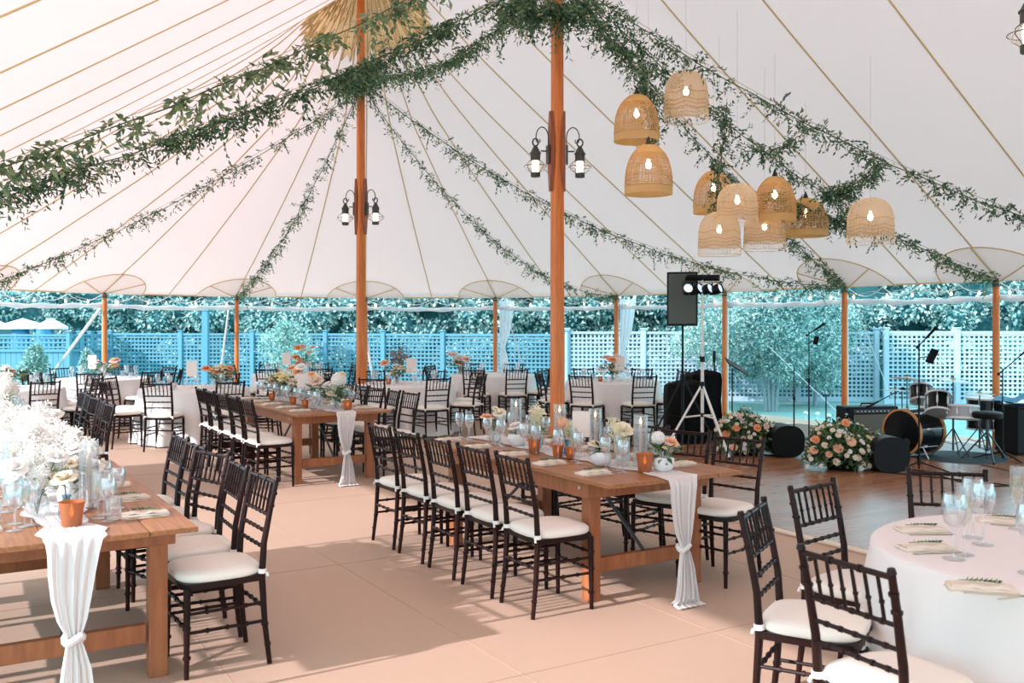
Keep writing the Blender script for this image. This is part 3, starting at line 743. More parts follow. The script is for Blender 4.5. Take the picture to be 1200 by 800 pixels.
# ------------------------------------------------------------------ round tables
RT = 0.76
def cloth_mb(r, seed, hem=.02):
    m = MB(); n = 120; rn = random.Random(seed); ph = [rn.uniform(0, 6.28) for _ in range(4)]
    def fold(r_, z, t):
        k = max(0, (TH_T-.03-z)/TH_T); a = .12*k**.75
        return r_+a*(.5*math.sin(13*t+ph[0])+.35*math.sin(8*t+ph[1])+.3*math.sin(21*t+ph[2]))*.6+.03*k
    prof = [(.001, TH_T+.004), (r*.5, TH_T+.004), (r*.92, TH_T+.004), (r-.01, TH_T+.003), (r+.003, TH_T-.006), (r+.008, TH_T-.03), (r+.012, TH_T-.12), (r+.018, .5), (r+.026, .3), (r+.034, .12), (r+.04, hem)]
    m.lathe(prof, n, fold=fold); return m
def round_table(px, Y, lb, clb, angs, rots=None, rchair=1.02, xy=None, group='chairs around the far round tables', nm=''):
    c = Vector(((px-CXP)*Y/FOC, Y, 0)) if xy is None else Vector((*xy, 0))
    t = empty('round_table', c, 0, lb, 'table', 'round banquet tables')
    m = MB(); m.lathe([(.001, TH_T), (RT-.01, TH_T), (RT, TH_T-.01), (RT-.005, TH_T-.022), (.001, TH_T-.022)], 40); m.build('tabletop', M['farmwood'], t)
    for k in range(4):
        a = PI/4+k*PI/2; m = MB(); m.tube([(.42*math.cos(a), .42*math.sin(a), 0), (.42*math.cos(a), .42*math.sin(a), TH_T-.02)], .014, 8); m.build('leg', M['steel'], t)
    o = cloth_mb(RT, int(px)).build('tablecloth', M['linen'], loc=c, ang=80); tag(o, clb, 'tablecloth', 'round ivory tablecloths')
    th0 = math.atan2(-c.y, -c.x) if xy is None else 0
    for i, a in enumerate(angs):           # angle from the direction toward the camera; positive turns to the right in view
        d = Vector((math.cos(th0+R(a)), math.sin(th0+R(a)))); p = Vector((c.x, c.y))+d*rchair
        where = ('front' if abs(a) < 40 else 'near side' if abs(a) < 90 else 'far side' if abs(a) < 135 else 'back')
        sidew = 'right' if a > 0 else 'left'
        chair(p.x, p.y, face(-d.x, -d.y)+R(rnd.uniform(-4, 4)), 'dark chair at the %s %s of the %s' % (where, sidew, nm), group)
    return c
RTS = []
A8 = [-22, 22, -67, 67, -112, 112, -157, 157]
RTS.append(('rb', round_table(228, 13.7, 'round table under the orange flower centrepiece at left', 'ivory cloth on the round table with the orange flower centrepiece', A8, nm='round table with orange flowers')))
RTS.append(('ra', round_table(122, 16.2, 'round table before the left side pole', 'ivory cloth on the round table before the left side pole', [-10, 34, -55, 75, -100, 120, -145, 165], nm='round table by the left side pole')))
RTS.append(('rl', round_table(8, 13.6, 'round table at the left edge before the boarded fence', 'ivory cloth on the round table at the left edge', [-22, 22, -67, 67, -112, 112, -157, 157], nm='round table at the left edge')))
RTS.append(('rc', round_table(345, 17.6, 'round table behind the flowers of the farm table before the far pole', 'ivory cloth on the round table behind the farm table flowers', [-22, 22, -67, 67, -112, 112, -157, 157], nm='round table behind the farm table bouquets')))
RTS.append(('rd', round_table(474, 14.7, 'round table just right of the far centre pole', 'ivory cloth on the round table right of the far centre pole', A8, nm='round table right of the far pole')))
RTS.append(('re', round_table(577, 17.4, 'round table between the two centre poles', 'ivory cloth on the round table between the centre poles', [-15, 20, -62, 60, -112, 112, -160, 160], nm='round table between the centre poles')))
RTS.append(('rf', round_table(718, 15.4, 'round table right of the second centre pole', 'ivory cloth on the round table right of the second centre pole', A8, nm='round table right of the near pole')))
RN = Vector((2.27, 3.84, 0))
round_table(0, 0, 'round table cut by the right edge in the foreground', 'ivory cloth on the round table at the right foreground', [], xy=(RN.x, RN.y))
for (x, y, fx, fy, w) in ((1.02, 4.01, .879, -.48, 'left of the foreground round table, cushion in full view'), (1.09, 3.11, .88, .475, 'nearest the camera, its back before the foreground tablecloth'),
                          (1.453, 4.58, .658, -.753, 'behind the foreground round table beside the dance floor edge'), (2.29, 4.99, -.2, -.98, 'at the far side of the foreground round table beyond the glasses')):
    chair(x+fx*.25, y+fy*.25, face(fx, fy), 'dark chair %s' % w, 'chairs at the foreground round table')

# ------------------------------------------------------------------ flowers and table ware
def rose_mesh(mt, petals=(5, 6, 7), open_=1.0):     # unit radius rose facing +Z
    m = MB(); m.ball((0, 0, .25), .33, 8, (1, 1, 1.1))
    for li, n in enumerate(petals):
        tilt = (20, 42, 68)[li]*open_; L = (.62, .8, .95)[li]; w = (.55, .68, .75)[li]
        for k in range(n):
            a = 2*PI*k/n+li*.5+random.uniform(-.1, .1); ca, sa = math.cos(a), math.sin(a); vs = []
            for i in range(4):
                q = i/3; tt = R(tilt)*(.55+.6*q); rr = .12+L*q*math.sin(tt); z = -.05+L*q*math.cos(tt)*.9+(-.08 if q == 1 and li == 2 else 0)
                for j in range(3):
                    s2 = (j-1)*w*math.sin(PI*(.25+.5*q))*.62; cup = -.12*abs(j-1)
                    vs.append(((rr+cup)*ca-s2*sa, (rr+cup)*sa+s2*ca, z))
            m.add(vs, [(i*3+j, i*3+j+1, (i+1)*3+j+1, (i+1)*3+j) for i in range(3) for j in range(2)])
    return m.mesh('rose', mt, ang=80)
def pompon_mesh(mt):
    m = MB(); m.ball((0, 0, .2), .75, 10)
    for i in range(110):
        z = 1-2*(i+.5)/110; r_ = math.sqrt(1-z*z); a = i*2.39996
        d = Vector((r_*math.cos(a), r_*math.sin(a), z)); m.leaf(d*.62+Vector((0, 0, .2)), d+Vector((0, 0, .15)), d.orthogonal(), .34, .26, fold=.5)
    return m.mesh('dahlia', mt, smooth=False)
def tulip_mesh(mt):
    m = MB()
    for k in range(6):
        a = PI*k/3; ca, sa = math.cos(a), math.sin(a); vs = []
        for i in range(6):
            q = i/5; rr = .18+.5*math.sin(PI*min(q*.8+.05, 1))*(1 if k % 2 else .85)+(.18*q if k % 2 else 0); z = q*1.7; w = .5*math.sin(PI*(.12+.83*q))
            for j in (-1, 0, 1): vs.append((rr*ca-j*w*sa*.8-abs(j)*.06*ca, rr*sa+j*w*ca*.8-abs(j)*.06*sa, z))
        m.add(vs, [(i*3+j, i*3+j+1, (i+1)*3+j+1, (i+1)*3+j) for i in range(5) for j in range(2)])
    return m.mesh('tulip', mt, ang=80)
FM = {c: rose_mesh(M['rose_'+c]) for c in ('cream', 'white', 'peach', 'orange', 'pink', 'yellow')}
FM['pompon'] = pompon_mesh(M['rose_cream']); FM['pomponw'] = pompon_mesh(M['rose_white']); FM['tulip'] = tulip_mesh(M['rose_peach'])
def plume_mb(H, mt=None, n=9):
    m = MB(); tips = []
    m.tube([(0, 0, 0), (0, 0, H*.45)], .0025, 4)
    for k in range(n):
        z0 = H*(.35+.5*k/n); a = k*2.4; L = H*.42*(1-.55*k/n); d = Vector((math.cos(a)*.6, math.sin(a)*.6, .85)).normalized()
        b = Vector((0, 0, z0)); pts = [b, b+d*L*.5, b+d*L+Vector((0, 0, -L*.1))]; m.tube(pts, [.0035, .0028, .001], 4)
        for j in range(9):
            q = b+d*L*(j+1)/9; s2 = d.orthogonal(); s2.rotate(Matrix.Rotation(j*2.1, 3, d)); m.leaf(q, (s2+d*.7), d, .022, .008)
    m.tube([(0, 0, H*.4), (0, 0, H)], [.003, .001], 4)
    for j in range(12): q = Vector((0, 0, H*(.5+.5*j/12))); a = j*2.4; m.leaf(q, (math.cos(a), math.sin(a), .8), (0, 0, 1), .022, .008)
    return m
PLUME = plume_mb(.22).mesh('plume', M['plume'], smooth=False); PLUMEW = plume_mb(.24, n=13).mesh('plume', M['plume_white'], smooth=False)
def vase_mb(kind):
    m = MB()
    P_ = {'bud': [(.001, 0), (.028, 0), (.036, .02), (.036, .05), (.018, .075), (.016, .10), (.022, .115), (.019, .113), (.014, .10), (.015, .076), (.03, .05), (.03, .02), (.001, .008)],
          'tumbler': [(.001, 0), (.032, 0), (.034, .004), (.038, .11), (.035, .11), (.031, .01), (.001, .008)],
          'bowl': [(.001, 0), (.035, 0), (.06, .02), (.07, .05), (.068, .08), (.06, .09), (.055, .088), (.06, .05), (.001, .03)],
          'globe': [(.001, 0), (.03, 0), (.05, .025), (.055, .06), (.04, .10), (.03, .115), (.034, .125), (.03, .123), (.026, .112), (.036, .095), (.05, .06), (.001, .012)]}[kind]
    m.lathe(P_, 18); return m
VASES = {}
def arrangement(p, H, blooms, lb, vase='bud', vmat='glass', plumes=0, leaves=14, spread=.07, plume_mesh=None, grp='flower arrangements on the tables', lsz=.05):
    """blooms: list of (mesh key, radius, dx, dy, z)"""
    o = empty('flower_vase', p, random.uniform(0, 6), lb, 'flowers in vase', grp); o.rotation_euler[2] = 0
    key = (vase, vmat)
    if key not in VASES: VASES[key] = vase_mb(vase).mesh('vase', M[vmat])
    link(VASES[key], 'vase', o)
    st = MB(); top = .1 if vase != 'bowl' else .07
    for (k, r_, dx, dy, z) in blooms: st.tube([(0, 0, .01), (dx*.2, dy*.2, top), (dx*.8, dy*.8, max(top, z-.03)), (dx, dy, z)], .0028, 5)
    if leaves:
        for i in range(leaves):
            a = random.uniform(0, 2*PI); rr = random.uniform(.0, spread*.7); q = (rr*math.cos(a), rr*math.sin(a), top+random.uniform(-.005, H*.45))
            st.leaf(q, (math.cos(a), math.sin(a), random.uniform(-.5, .9)), (-math.sin(a), math.cos(a), .2), lsz*random.uniform(.8, 1.5), lsz*.42, mi=1)
    st.build('stems_and_leaves', [M['stem'], M['flower_leaf']], o, smooth=False)
    for (k, r_, dx, dy, z) in blooms:
        nm = {'pompon': 'pompon_bloom', 'pomponw': 'pompon_bloom', 'tulip': 'tulip_bloom'}.get(k, 'rose_bloom')
        link(FM[k], nm, o, loc=(dx, dy, z), rot=(random.uniform(.15, .6), random.uniform(-.3, .3), random.uniform(-.7, .7)), scale=r_)
    for i in range(plumes):
        a = random.uniform(0, 6.28); link(plume_mesh or PLUME, 'plume', o, loc=(.015*math.cos(a), .015*math.sin(a), top*.8), rot=(random.uniform(-.5, .5), random.uniform(-.5, .5), a), scale=random.uniform(.8, 1.2)*H/.26)
    return o
# glasses
def G(prof, n=18): m = MB(); m.lathe(prof, n); return m
wine_p = [(.001, 0), (.034, .001), (.034, .003), (.006, .008), (.0038, .02), (.0038, .085), (.008, .095), (.028, .115), (.038, .145), (.038, .17), (.031, .205), (.030, .205), (.037, .17), (.037, .145), (.027, .117), (.001, .10)]
flute_p = [(.001, 0), (.030, .001), (.030, .003), (.005, .008), (.0035, .02), (.0035, .07), (.009, .085), (.022, .12), (.026, .16), (.024, .225), (.023, .225), (.025, .16), (.021, .12), (.001, .09)]
tumb_p = [(.001, 0), (.030, 0), (.034, .004), (.038, .10), (.037, .10), (.031, .008), (.001, .006)]
WINE = G(wine_p).mesh('glass_body', M['glass']); FLUTE = G(flute_p).mesh('glass_body', M['glass']); TUMB = G(tumb_p).mesh('glass_body', M['glass'])
LIQ = G([(.001, .088), (.019, .12), (.0235, .155), (.022, .185), (.001, .185)]).mesh('wine_fill', M['wine'])
WATER = G([(.001, .102), (.026, .118), (.036, .146), (.036, .16), (.001, .16)]).mesh('water_fill', M['water'])
HUR = G([(.001, 0), (.045, 0), (.047, .004), (.047, .33), (.0455, .33), (.0455, .008), (.001, .006)], 22).mesh('glass_cylinder', M['hurricane'])
HUR2 = G([(.001, 0), (.045, 0), (.047, .004), (.047, .22), (.0455, .22), (.0455, .008), (.001, .006)], 22).mesh('glass_cylinder', M['hurricane'])
TAPER = MB(); TAPER.lathe([(.001, .006), (.02, .006), (.02, .02), (.0125, .022), (.0115, .2), (.011, .262), (.004, .266), (.001, .266)], 12); TAPER.tube([(0, 0, .265), (0, 0, .272)], .0012, 5)
TAPER = TAPER.mesh('taper', M['wax']); FLM = MB(); FLM.lathe([(.001, 0), (.006, .008), (.0075, .016), (.004, .030), (.0005, .044)], 8); FLM = FLM.mesh('flame', M['flame'])
POT = G([(.001, 0), (.028, 0), (.031, .004), (.040, .078), (.042, .085), (.038, .085), (.036, .078), (.028, .01), (.001, .008)], 20).mesh('votive_cup', M['amber'])
VC_ = G([(.001, .008), (.024, .008), (.024, .03), (.001, .031)], 14).mesh('votive_candle', M['wax'])
nap = MB()
def nap_mb():
    m = MB(); nx, ny = 14, 8; vs = []
    for lay, (zz, sc2, sh) in enumerate(((.004, 1, 0), (.012, .93, .004), (.019, .86, -.003))):
        vs = []
        for i in range(nx+1):
            for j in range(ny+1):
                x = (i/nx-.5)*.23*sc2+sh; y = (j/ny-.5)*.105*sc2; vs.append((x, y, zz+.003*math.sin(i*1.1+lay)+.002*math.sin(j*2+lay*2)-.006*((2*j/ny-1)**8+(2*i/nx-1)**8)))
        m.add(vs, [(i*(ny+1)+j, (i+1)*(ny+1)+j, (i+1)*(ny+1)+j+1, i*(ny+1)+j+1) for i in range(nx) for j in range(ny)])
    b = MB(); b.box((0, 0, .006), (.22, .098, .012), bev=.005); m.add(b.v, b.f)
    return m
NAP = nap_mb().mesh('folded_cloth', M['napkin'], ang=80)
spr = MB(); spr.tube([(-.07, .01, .026), (0, 0, .03), (.06, -.012, .027)], .0015, 4)
for i in range(14):
    x = -.05+.1*i/13; spr.leaf((x, -.1*x*.2, .029), (.6, (-1)**i*.9, .35), (0, 0, 1), .026, .009)
SPRIG = spr.mesh('green_sprig', M['flower_leaf'], smooth=False)
kn = MB(); kn.box((0, -.04, .003), (.012, .10, .004), bev=.001); kn.box((0, .06, .003), (.016, .11, .0025), bev=.001); KNIFE = kn.mesh('knife', M['silver'])
fk = MB(); fk.box((0, -.03, .003), (.009, .12, .003), bev=.001)
for i in range(4): fk.box((-.0075+.005*i, .065, .004), (.0022, .05, .002))
fk.box((0, .035, .0035), (.018, .02, .003), bev=.001); FORK = fk.mesh('fork', M['silver'])
cd = MB(); cd.box((0, 0, .225), (.125, .003, .18)); CARD = cd.mesh('card', M['card'], smooth=False)
ch_ = MB(); ch_.box((0, 0, .006), (.06, .06, .012), bev=.002); ch_.tube([(0, .004, .01), (0, .004, .17)], .004, 6); ch_.box((0, .005, .15), (.03, .004, .03)); CHOLD = ch_.mesh('card_holder', M['hurricane'])
def card(p, rz, lb, scale=1): return put(CARD, 'table_card', p, rz, lb, 'card', 'upright table cards', [(CHOLD, 'card_holder')], scale=scale)
def put(me, nm, p, rz, lb, cat, grp, kids=(), scale=None):
    if not kids: o = link(me, nm, None, p, rz, scale=scale); tag(o, lb, cat, grp); return o
    o = empty(nm, p, rz, lb, cat, grp)
    if scale: o.scale = (scale,)*3
    link(me, me.name.split('.')[0], o)
    for k in kids: link(k[0], k[1], o, loc=k[2] if len(k) > 2 else (0, 0, 0), scale=k[3] if len(k) > 3 else None)
    return o
def wine(p, lb, fill=False): return put(WINE, 'wine_glass', p, random.uniform(0, 6), lb, 'glass', 'clear stemmed glasses', [(WATER, 'water_fill')] if fill else ())
def flute(p, lb, fill=True): return put(FLUTE, 'champagne_glass', p, random.uniform(0, 6), lb, 'glass', 'champagne glasses', [(LIQ, 'wine_fill')] if fill else ())
def tumbler(p, lb): return put(TUMB, 'water_tumbler', p, 0, lb, 'glass', 'water tumblers')
def hurricane(p, lb, short=False): return put(HUR2 if short else HUR, 'candle_cylinder', p, 0, lb, 'candle', 'taper candles in glass cylinders', [(TAPER, 'taper_candle', (0, 0, 0), (1, 1, .72 if short else 1)), (FLM, 'flame', (0, 0, .196 if short else .271))])
def votive(p, lb, sc_=1.0): return put(POT, 'votive_pot', p, 0, lb, 'votive', 'clay coloured votive pots', [(VC_, 'votive_candle'), (FLM, 'flame', (0, 0, .034))], scale=sc_)
TZ = TH_T+.001
PLACE = ['nearest place', 'second place', 'third place', 'fourth place', 'farthest place']
rg = random.Random(11)
for c, nm, k in TB:
    for side, t0, sg in (('left', .17, 1), ('right', TW-.17, -1)):
        for i in range(5):
            s = .39+.4885*i
            if k == 3 and i > 2: continue
            where = '%s, %s side of the %s' % (PLACE[i], side, nm)
            p = TL(c, t0+rg.uniform(-.01, .01), s, TZ); o = put(NAP, 'folded_napkin', p, TH+R(90)+R(rg.uniform(-8, 8))+R(90), 'cream napkin at the '+where, 'napkin', 'place setting napkins', [(SPRIG, 'green_sprig')])
            if k in (0, 1) or i < 3:
                put(KNIFE, 'table_knife', TL(c, t0, s+.09*sg*-1, TZ), TH+R(90), 'table knife at the '+where, 'cutlery', 'knives and forks'); put(FORK, 'table_fork', TL(c, t0, s+.09*sg, TZ), TH+R(90), 'table fork at the '+where, 'cutlery', 'knives and forks')
            q = t0+sg*.16
            wine(TL(c, q+rg.uniform(-.01, .01), s+rg.uniform(-.1, -.06), TZ), 'stemmed water glass at the '+where, True)
            flute(TL(c, q+sg*.04, s+rg.uniform(.0, .03), TZ), 'champagne glass at the '+where)
            if k != 3: wine(TL(c, q+rg.uniform(-.01, .02), s+rg.uniform(.09, .13), TZ), 'empty wine glass at the '+where)
def loc_of(c, p):                           # world -> table (t, s)
    d = Vector((p.x-c.x, p.y-c.y)); return d.dot(Vector((math.cos(TH), math.sin(TH)))), d.dot(Vector((-math.sin(TH), math.cos(TH))))
# middle farm table centre row (s from near end)
def mid(s, t=TW/2): return TL(C_MID, t, s, TZ+.004)
votive(mid(.26, .47), 'large clay votive pot at the near end of the middle farm table', 1.35)
arrangement(mid(.22, .585), .2, [('pomponw', .048, -.03, -.01, .20), ('peach', .046, .05, .0, .18), ('cream', .022, .09, .03, .155), ('yellow', .02, .0, -.05, .15)], 'white ribbed bowl with a white ball bloom and peach rose at the near table end', 'bowl', 'ceramic', leaves=30, spread=.12, lsz=.07)
hurricane(mid(.46, .60), 'tall taper candle in glass cylinder nearest the end of the middle farm table')
arrangement(mid(.52, .50), .26, [('cream', .072, -.0, -.01, .235), ('cream', .02, -.02, -.04, .135)], 'large cream rose with feathery plumes in a clear vase on the middle farm table', 'globe', 'glass', plumes=3, leaves=8)
arrangement(mid(.62, .40), .15, [('cream', .052, -.04, -.0, .13), ('cream', .046, .03, -.02, .125), ('pink', .026, .075, .0, .11)], 'white bowl of cream roses left of the large cream rose, middle farm table', 'bowl', 'ceramic', leaves=22, lsz=.06)
hurricane(mid(.98, .62), 'taper candle in glass cylinder right of the blush card')
card(mid(1.02, .53), TH-R(38), 'blush upright card on the middle farm table')
arrangement(mid(1.1, .46), .2, [('tulip', .045, -.03, -.02, .20)], 'peach tulip leaning left of the blush card', 'bud', 'bluevase', plumes=2, leaves=18, lsz=.05)
votive(mid(1.06, .36), 'clay votive pot below the peach tulip'); votive(mid(1.36, .36), 'clay votive pot below the blue glass vase', 1.15)
votive(mid(.98, .41), 'small clay votive behind the one below the peach tulip', .9)
hurricane(mid(1.42, .62), 'taper candle in glass cylinder left of the peach tulip')
arrangement(mid(1.50, .46), .27, [('cream', .068, .02, -.01, .27)], 'cream rose with feathery plumes in a smoky blue vase', 'globe', 'bluevase', plumes=4, leaves=14, lsz=.07)
arrangement(mid(2.05, .42), .2, [('peach', .055, -.05, -.02, .19), ('cream', .055, .05, .02, .22), ('cream', .035, .02, .04, .25)], 'peach and cream blooms at the far end of the middle farm table', 'tumbler', 'glass', leaves=12)
hurricane(mid(2.0, .60), 'taper candle in glass cylinder at the far end of the middle farm table')
arrangement(mid(1.76, .46), .16, [('white', .062, -.01, -.0, .14), ('pomponw', .04, .06, .01, .12)], 'low white blooms in a bowl past the blue vase, middle farm table', 'bowl', 'ceramic', leaves=10)
hurricane(mid(.72, .66), 'short taper candle in glass cylinder behind the white bowl', True)
for i, (s, t) in enumerate(((.86, .56), (1.22, .58), (1.66, .6), (.36, .66), (1.9, .36))): tumbler(mid(s, t), 'small clear tumbler in the centre of the middle farm table, %s' % (ORD[min(i, 4)]+' along'))
# far farm table
def far(s, t=TW/2): return TL(C_FARM, t, s, TZ+.004)
votive(far(.18, .62), 'orange votive pot at the near end of the farm table before the far pole', 1.25)
cols = ['cream', 'pink', 'white', 'peach', 'yellow', 'cream', 'pompon']
seq = [(.35, .55, [('pomponw', .07, .03, 0, .30), ('cream', .05, -.04, -.02, .16), ('yellow', .03, .07, 0, .38), ('white', .045, -.09, .02, .26)]),
       (.75, .50, [('pink', .06, -.02, 0, .28), ('orange', .045, .0, -.05, .14), ('white', .05, .09, .02, .22), ('peach', .035, -.08, 0, .36)]),
       (1.25, .52, [('cream', .06, 0, 0, .25), ('yellow', .05, .11, .0, .30), ('peach', .05, -.1, .02, .36), ('white', .05, -.04, -.04, .42)]),
       (1.75, .50, [('cream', .06, .04, 0, .22), ('yellow', .055, -.08, .0, .26), ('peach', .05, .02, .02, .38)]),
       (2.2, .52, [('cream', .055, .04, 0, .22), ('peach', .04, -.08, .0, .2), ('yellow', .05, -.02, .04, .28)])]
seq = [(s_, t_, [(k_, r_*1.35, x_, y_, z_) for k_, r_, x_, y_, z_ in b_]) for s_, t_, b_ in seq]
for i, (s, t, bl) in enumerate(seq): arrangement(far(s, t), .34, bl, '%s mixed cream and peach bouquet on the farm table before the far pole' % ORD[i], 'globe', 'glass', leaves=70, spread=.24, plumes=1, lsz=.08)
card(far(.95, .40), TH-R(32), 'blush upright card among the bouquets before the far pole', 1.15)
for i, (s, t) in enumerate(((.7, .33), (1.2, .36), (1.9, .33))): votive(far(s, t), 'clay votive pot among the glasses before the far pole, %s' % ORD[i])
for i, (s, t) in enumerate(((.5, .6), (1.05, .62), (1.55, .6))): hurricane(far(s, t), 'candle cylinder among the bouquets before the far pole, %s' % ORD[i])
# left foreground table: masses of white flowers
def lft(s, t=TW/2): return TL(C_LEFT, t, s, TZ+.004)
votive(at(84, 617, TZ), 'clay votive pot on the runner at the near end of the left foreground table', 1.35)
rw = random.Random(5)
arrangement(lft(.46, .55), .24, [('cream', .062, 0, -.02, .19)], 'cream rose in a clear bud vase above the clay votive pot at left', 'bud', 'bluevase', leaves=8)
spec = [(.62, .44, 4, 4, .27, 'globe', 'glass'), (.85, .60, 5, 5, .30, 'globe', 'ceramic'), (1.10, .46, 5, 6, .34, 'globe', 'glass'), (1.40, .58, 5, 6, .36, 'globe', 'ceramic'), (1.70, .47, 6, 5, .36, 'globe', 'glass'), (2.02, .56, 6, 5, .36, 'globe', 'ceramic'), (2.3, .46, 6, 5, .4, 'globe', 'glass')]
od = ['first', 'second', 'third', 'fourth', 'fifth', 'sixth', 'seventh']
for i, (s, t, nb, npz, H, v, vm) in enumerate(spec):
    bl = []
    for j in range(nb+2): a = rw.uniform(0, 6.28); rr = rw.uniform(.02, .14); bl.append((rw.choice(['white', 'white', 'cream', 'pomponw', 'white', 'white']), rw.uniform(.045, .072), rr*math.cos(a), rr*math.sin(a), rw.uniform(.14, H)))
    arrangement(lft(s, t), H, bl, 'full white bouquet with feathery plumes, %s from the near end of the left foreground table' % od[i], v, vm, plumes=npz, leaves=26, spread=.13, plume_mesh=PLUMEW)
for i, (s, t) in enumerate(((.72, .68), (1.0, .36), (1.25, .66), (1.55, .38), (1.85, .66), (2.2, .36))): hurricane(lft(s, t), 'taper candle in glass cylinder, %s along the left foreground table' % od[i])
for i, (s, t) in enumerate(((.40, .40), (.34, .74), (.62, .80), (.55, .25), (.9, .78), (1.2, .8))): (tumbler if i % 2 else wine)(lft(s, t), 'extra clear glass, %s along the centre of the left foreground table' % od[i])
def lf2(s, t=TW/2): return TL(C_LFAR, t, s, TZ+.004)
for i in range(4):
    bl = [(rw.choice(['white', 'white', 'cream', 'pomponw']), rw.uniform(.045, .07), rw.uniform(-.13, .13), rw.uniform(-.08, .08), rw.uniform(.18, .44)) for j in range(6)]
    arrangement(lf2(.3+.55*i), .4, bl, 'white and blush bouquet on the far left farm table, %s' % od[i], 'globe', 'ceramic', plumes=4, leaves=30, spread=.15, plume_mesh=PLUMEW)
# round table centrepieces and glasses
cp = {'rb': (['orange', 'peach', 'yellow', 'cream', 'peach', 'orange'], .34, 'orange and yellow centrepiece at left', (.36, 0)), 'ra': (['white', 'peach', 'pink', 'cream'], .32, 'small peach and white centrepiece before the left side pole', (0, 0)),
      'rl': (['pink', 'white', 'cream'], .3, 'blush centrepiece at the left edge', (0, 0)), 'rc': (['peach', 'orange', 'cream', 'pink', 'peach', 'white'], .5, 'tall peach centrepiece behind the farm table flowers', (.15, 0)),
      'rd': (['yellow', 'peach', 'cream'], .34, 'loose pale centrepiece right of the far centre pole', (-.12, 0)), 're': (['white', 'pink', 'white', 'pink', 'pink'], .36, 'blush and white centrepiece between the centre poles', (-.6, .1)),
      'rf': (['orange', 'white', 'peach', 'cream', 'pink', 'white'], .38, 'orange and white centrepiece right of the second centre pole', (0, 0))}
SHORT = {'rb': 'round table with orange flowers', 'ra': 'round table by the left side pole', 'rl': 'round table at the left edge', 'rc': 'round table behind the farm table bouquets', 'rd': 'round table right of the far pole', 're': 'round table between the centre poles', 'rf': 'round table right of the near pole'}
for key, c in RTS:
    cs, H, lb, off = cp[key]; bl = []
    for j, cc in enumerate(cs*2): a = rw.uniform(0, 6.28); rr = rw.uniform(.03, .2); bl.append((cc, rw.uniform(.06, .095), rr*math.cos(a), rr*math.sin(a), rw.uniform(.16, H)))
    arrangement(Vector((c.x+off[0], c.y+off[1], TZ+.004)), H, bl, lb, 'globe', 'glass', leaves=90, spread=.3, lsz=.09)
    dx = {'rb': .0, 'ra': -.15, 'rc': -.12, 'rd': .12, 'rf': .1}.get(key)
    if dx is not None: card(Vector((c.x+dx, c.y-.12, TZ+.004)), R(rw.uniform(-10, 10)), 'upright card beside the %s' % lb, 1.25)
    votive(Vector((c.x-.22, c.y-.2, TZ+.004)), 'amber votive beside the %s' % lb)
    for j in range(8):
        a = 2*PI*(j+.5)/8; q = Vector((c.x+.5*math.cos(a), c.y+.5*math.sin(a), TZ+.004))
        ps = ['far right', 'back right', 'back left', 'far left', 'near left', 'front left', 'front right', 'near right'][j]
        wine(q, 'stemmed glass at the %s of the %s' % (ps, SHORT[key])); tumbler(q+Vector((.09*math.cos(a+1.5), .09*math.sin(a+1.5), 0)), 'tumbler at the %s of the %s' % (ps, SHORT[key]))
# foreground round table settings
RZ = TZ+.004
fg = [(1085, 643, 8, 'beside the left rim'), (1080, 622, 2, 'at the far left rim'), (1150, 690, -14, 'at the near rim'), (1176, 612, -20, 'at the far rim')]
for px, py, ra, w in fg:
    p = at(px, py, RZ); put(NAP, 'folded_napkin', p, R(ra), 'folded cream napkin %s of the foreground round table' % w, 'napkin', 'place setting napkins', [(SPRIG, 'green_sprig')], scale=1.0)
    put(KNIFE, 'table_knife', p+Vector((.0, -.075, 0)), R(ra-90), 'table knife below the napkin %s of the foreground round table' % w, 'cutlery', 'knives and forks')
    put(FORK, 'table_fork', p+Vector((.02, .075, 0)), R(ra-90), 'table fork above the napkin %s of the foreground round table' % w, 'cutlery', 'knives and forks')
put(KNIFE, 'table_knife', at(1194, 700, RZ), R(-70), 'table knife cut by the right edge on the foreground round table', 'cutlery', 'knives and forks')
_fg0 = set(bpy.data.objects)
wine(at(1118, 655, RZ), 'half full water glass, front left of the foreground group', True); flute(at(1130, 650, RZ), 'champagne glass with pale wine in the foreground group'); wine(at(1152, 638, RZ), 'empty wine glass at the right of the foreground group'); 
flute(at(1192, 620, RZ), 'champagne glass by the far rim of the foreground round table'); wine(at(1140, 630, RZ), 'water glass at the back of the foreground group', True)
wine(at(1207, 672, RZ), 'wine glass cut by the right edge of the picture')
for o_ in [q for q in bpy.data.objects if q not in _fg0 and q.parent is None]: o_.scale = (1.25,)*3
# ------------------------------------------------------------------ band corner
def tri_legs(o, h0, r_, n=3, mt='black', rot=0, tr=.009, spread_z=.22, col=True):
    for k in range(n):
        a = rot+2*PI*k/n; m = MB(); m.tube([(0, 0, h0), (r_*.5*math.cos(a), r_*.5*math.sin(a), h0*.52), (r_*math.cos(a), r_*math.sin(a), .012)], tr, 7)
        m.tube([(0, 0, h0*.35), (r_*.5*math.cos(a), r_*.5*math.sin(a), h0*.52)], tr*.6, 5)
        lg = m.build('leg', M[mt], o); f_ = MB(); f_.ball((r_*math.cos(a), r_*math.sin(a), .012), .014, 8); f_.build('rubber_foot', M['black'], lg)
DZ = .022
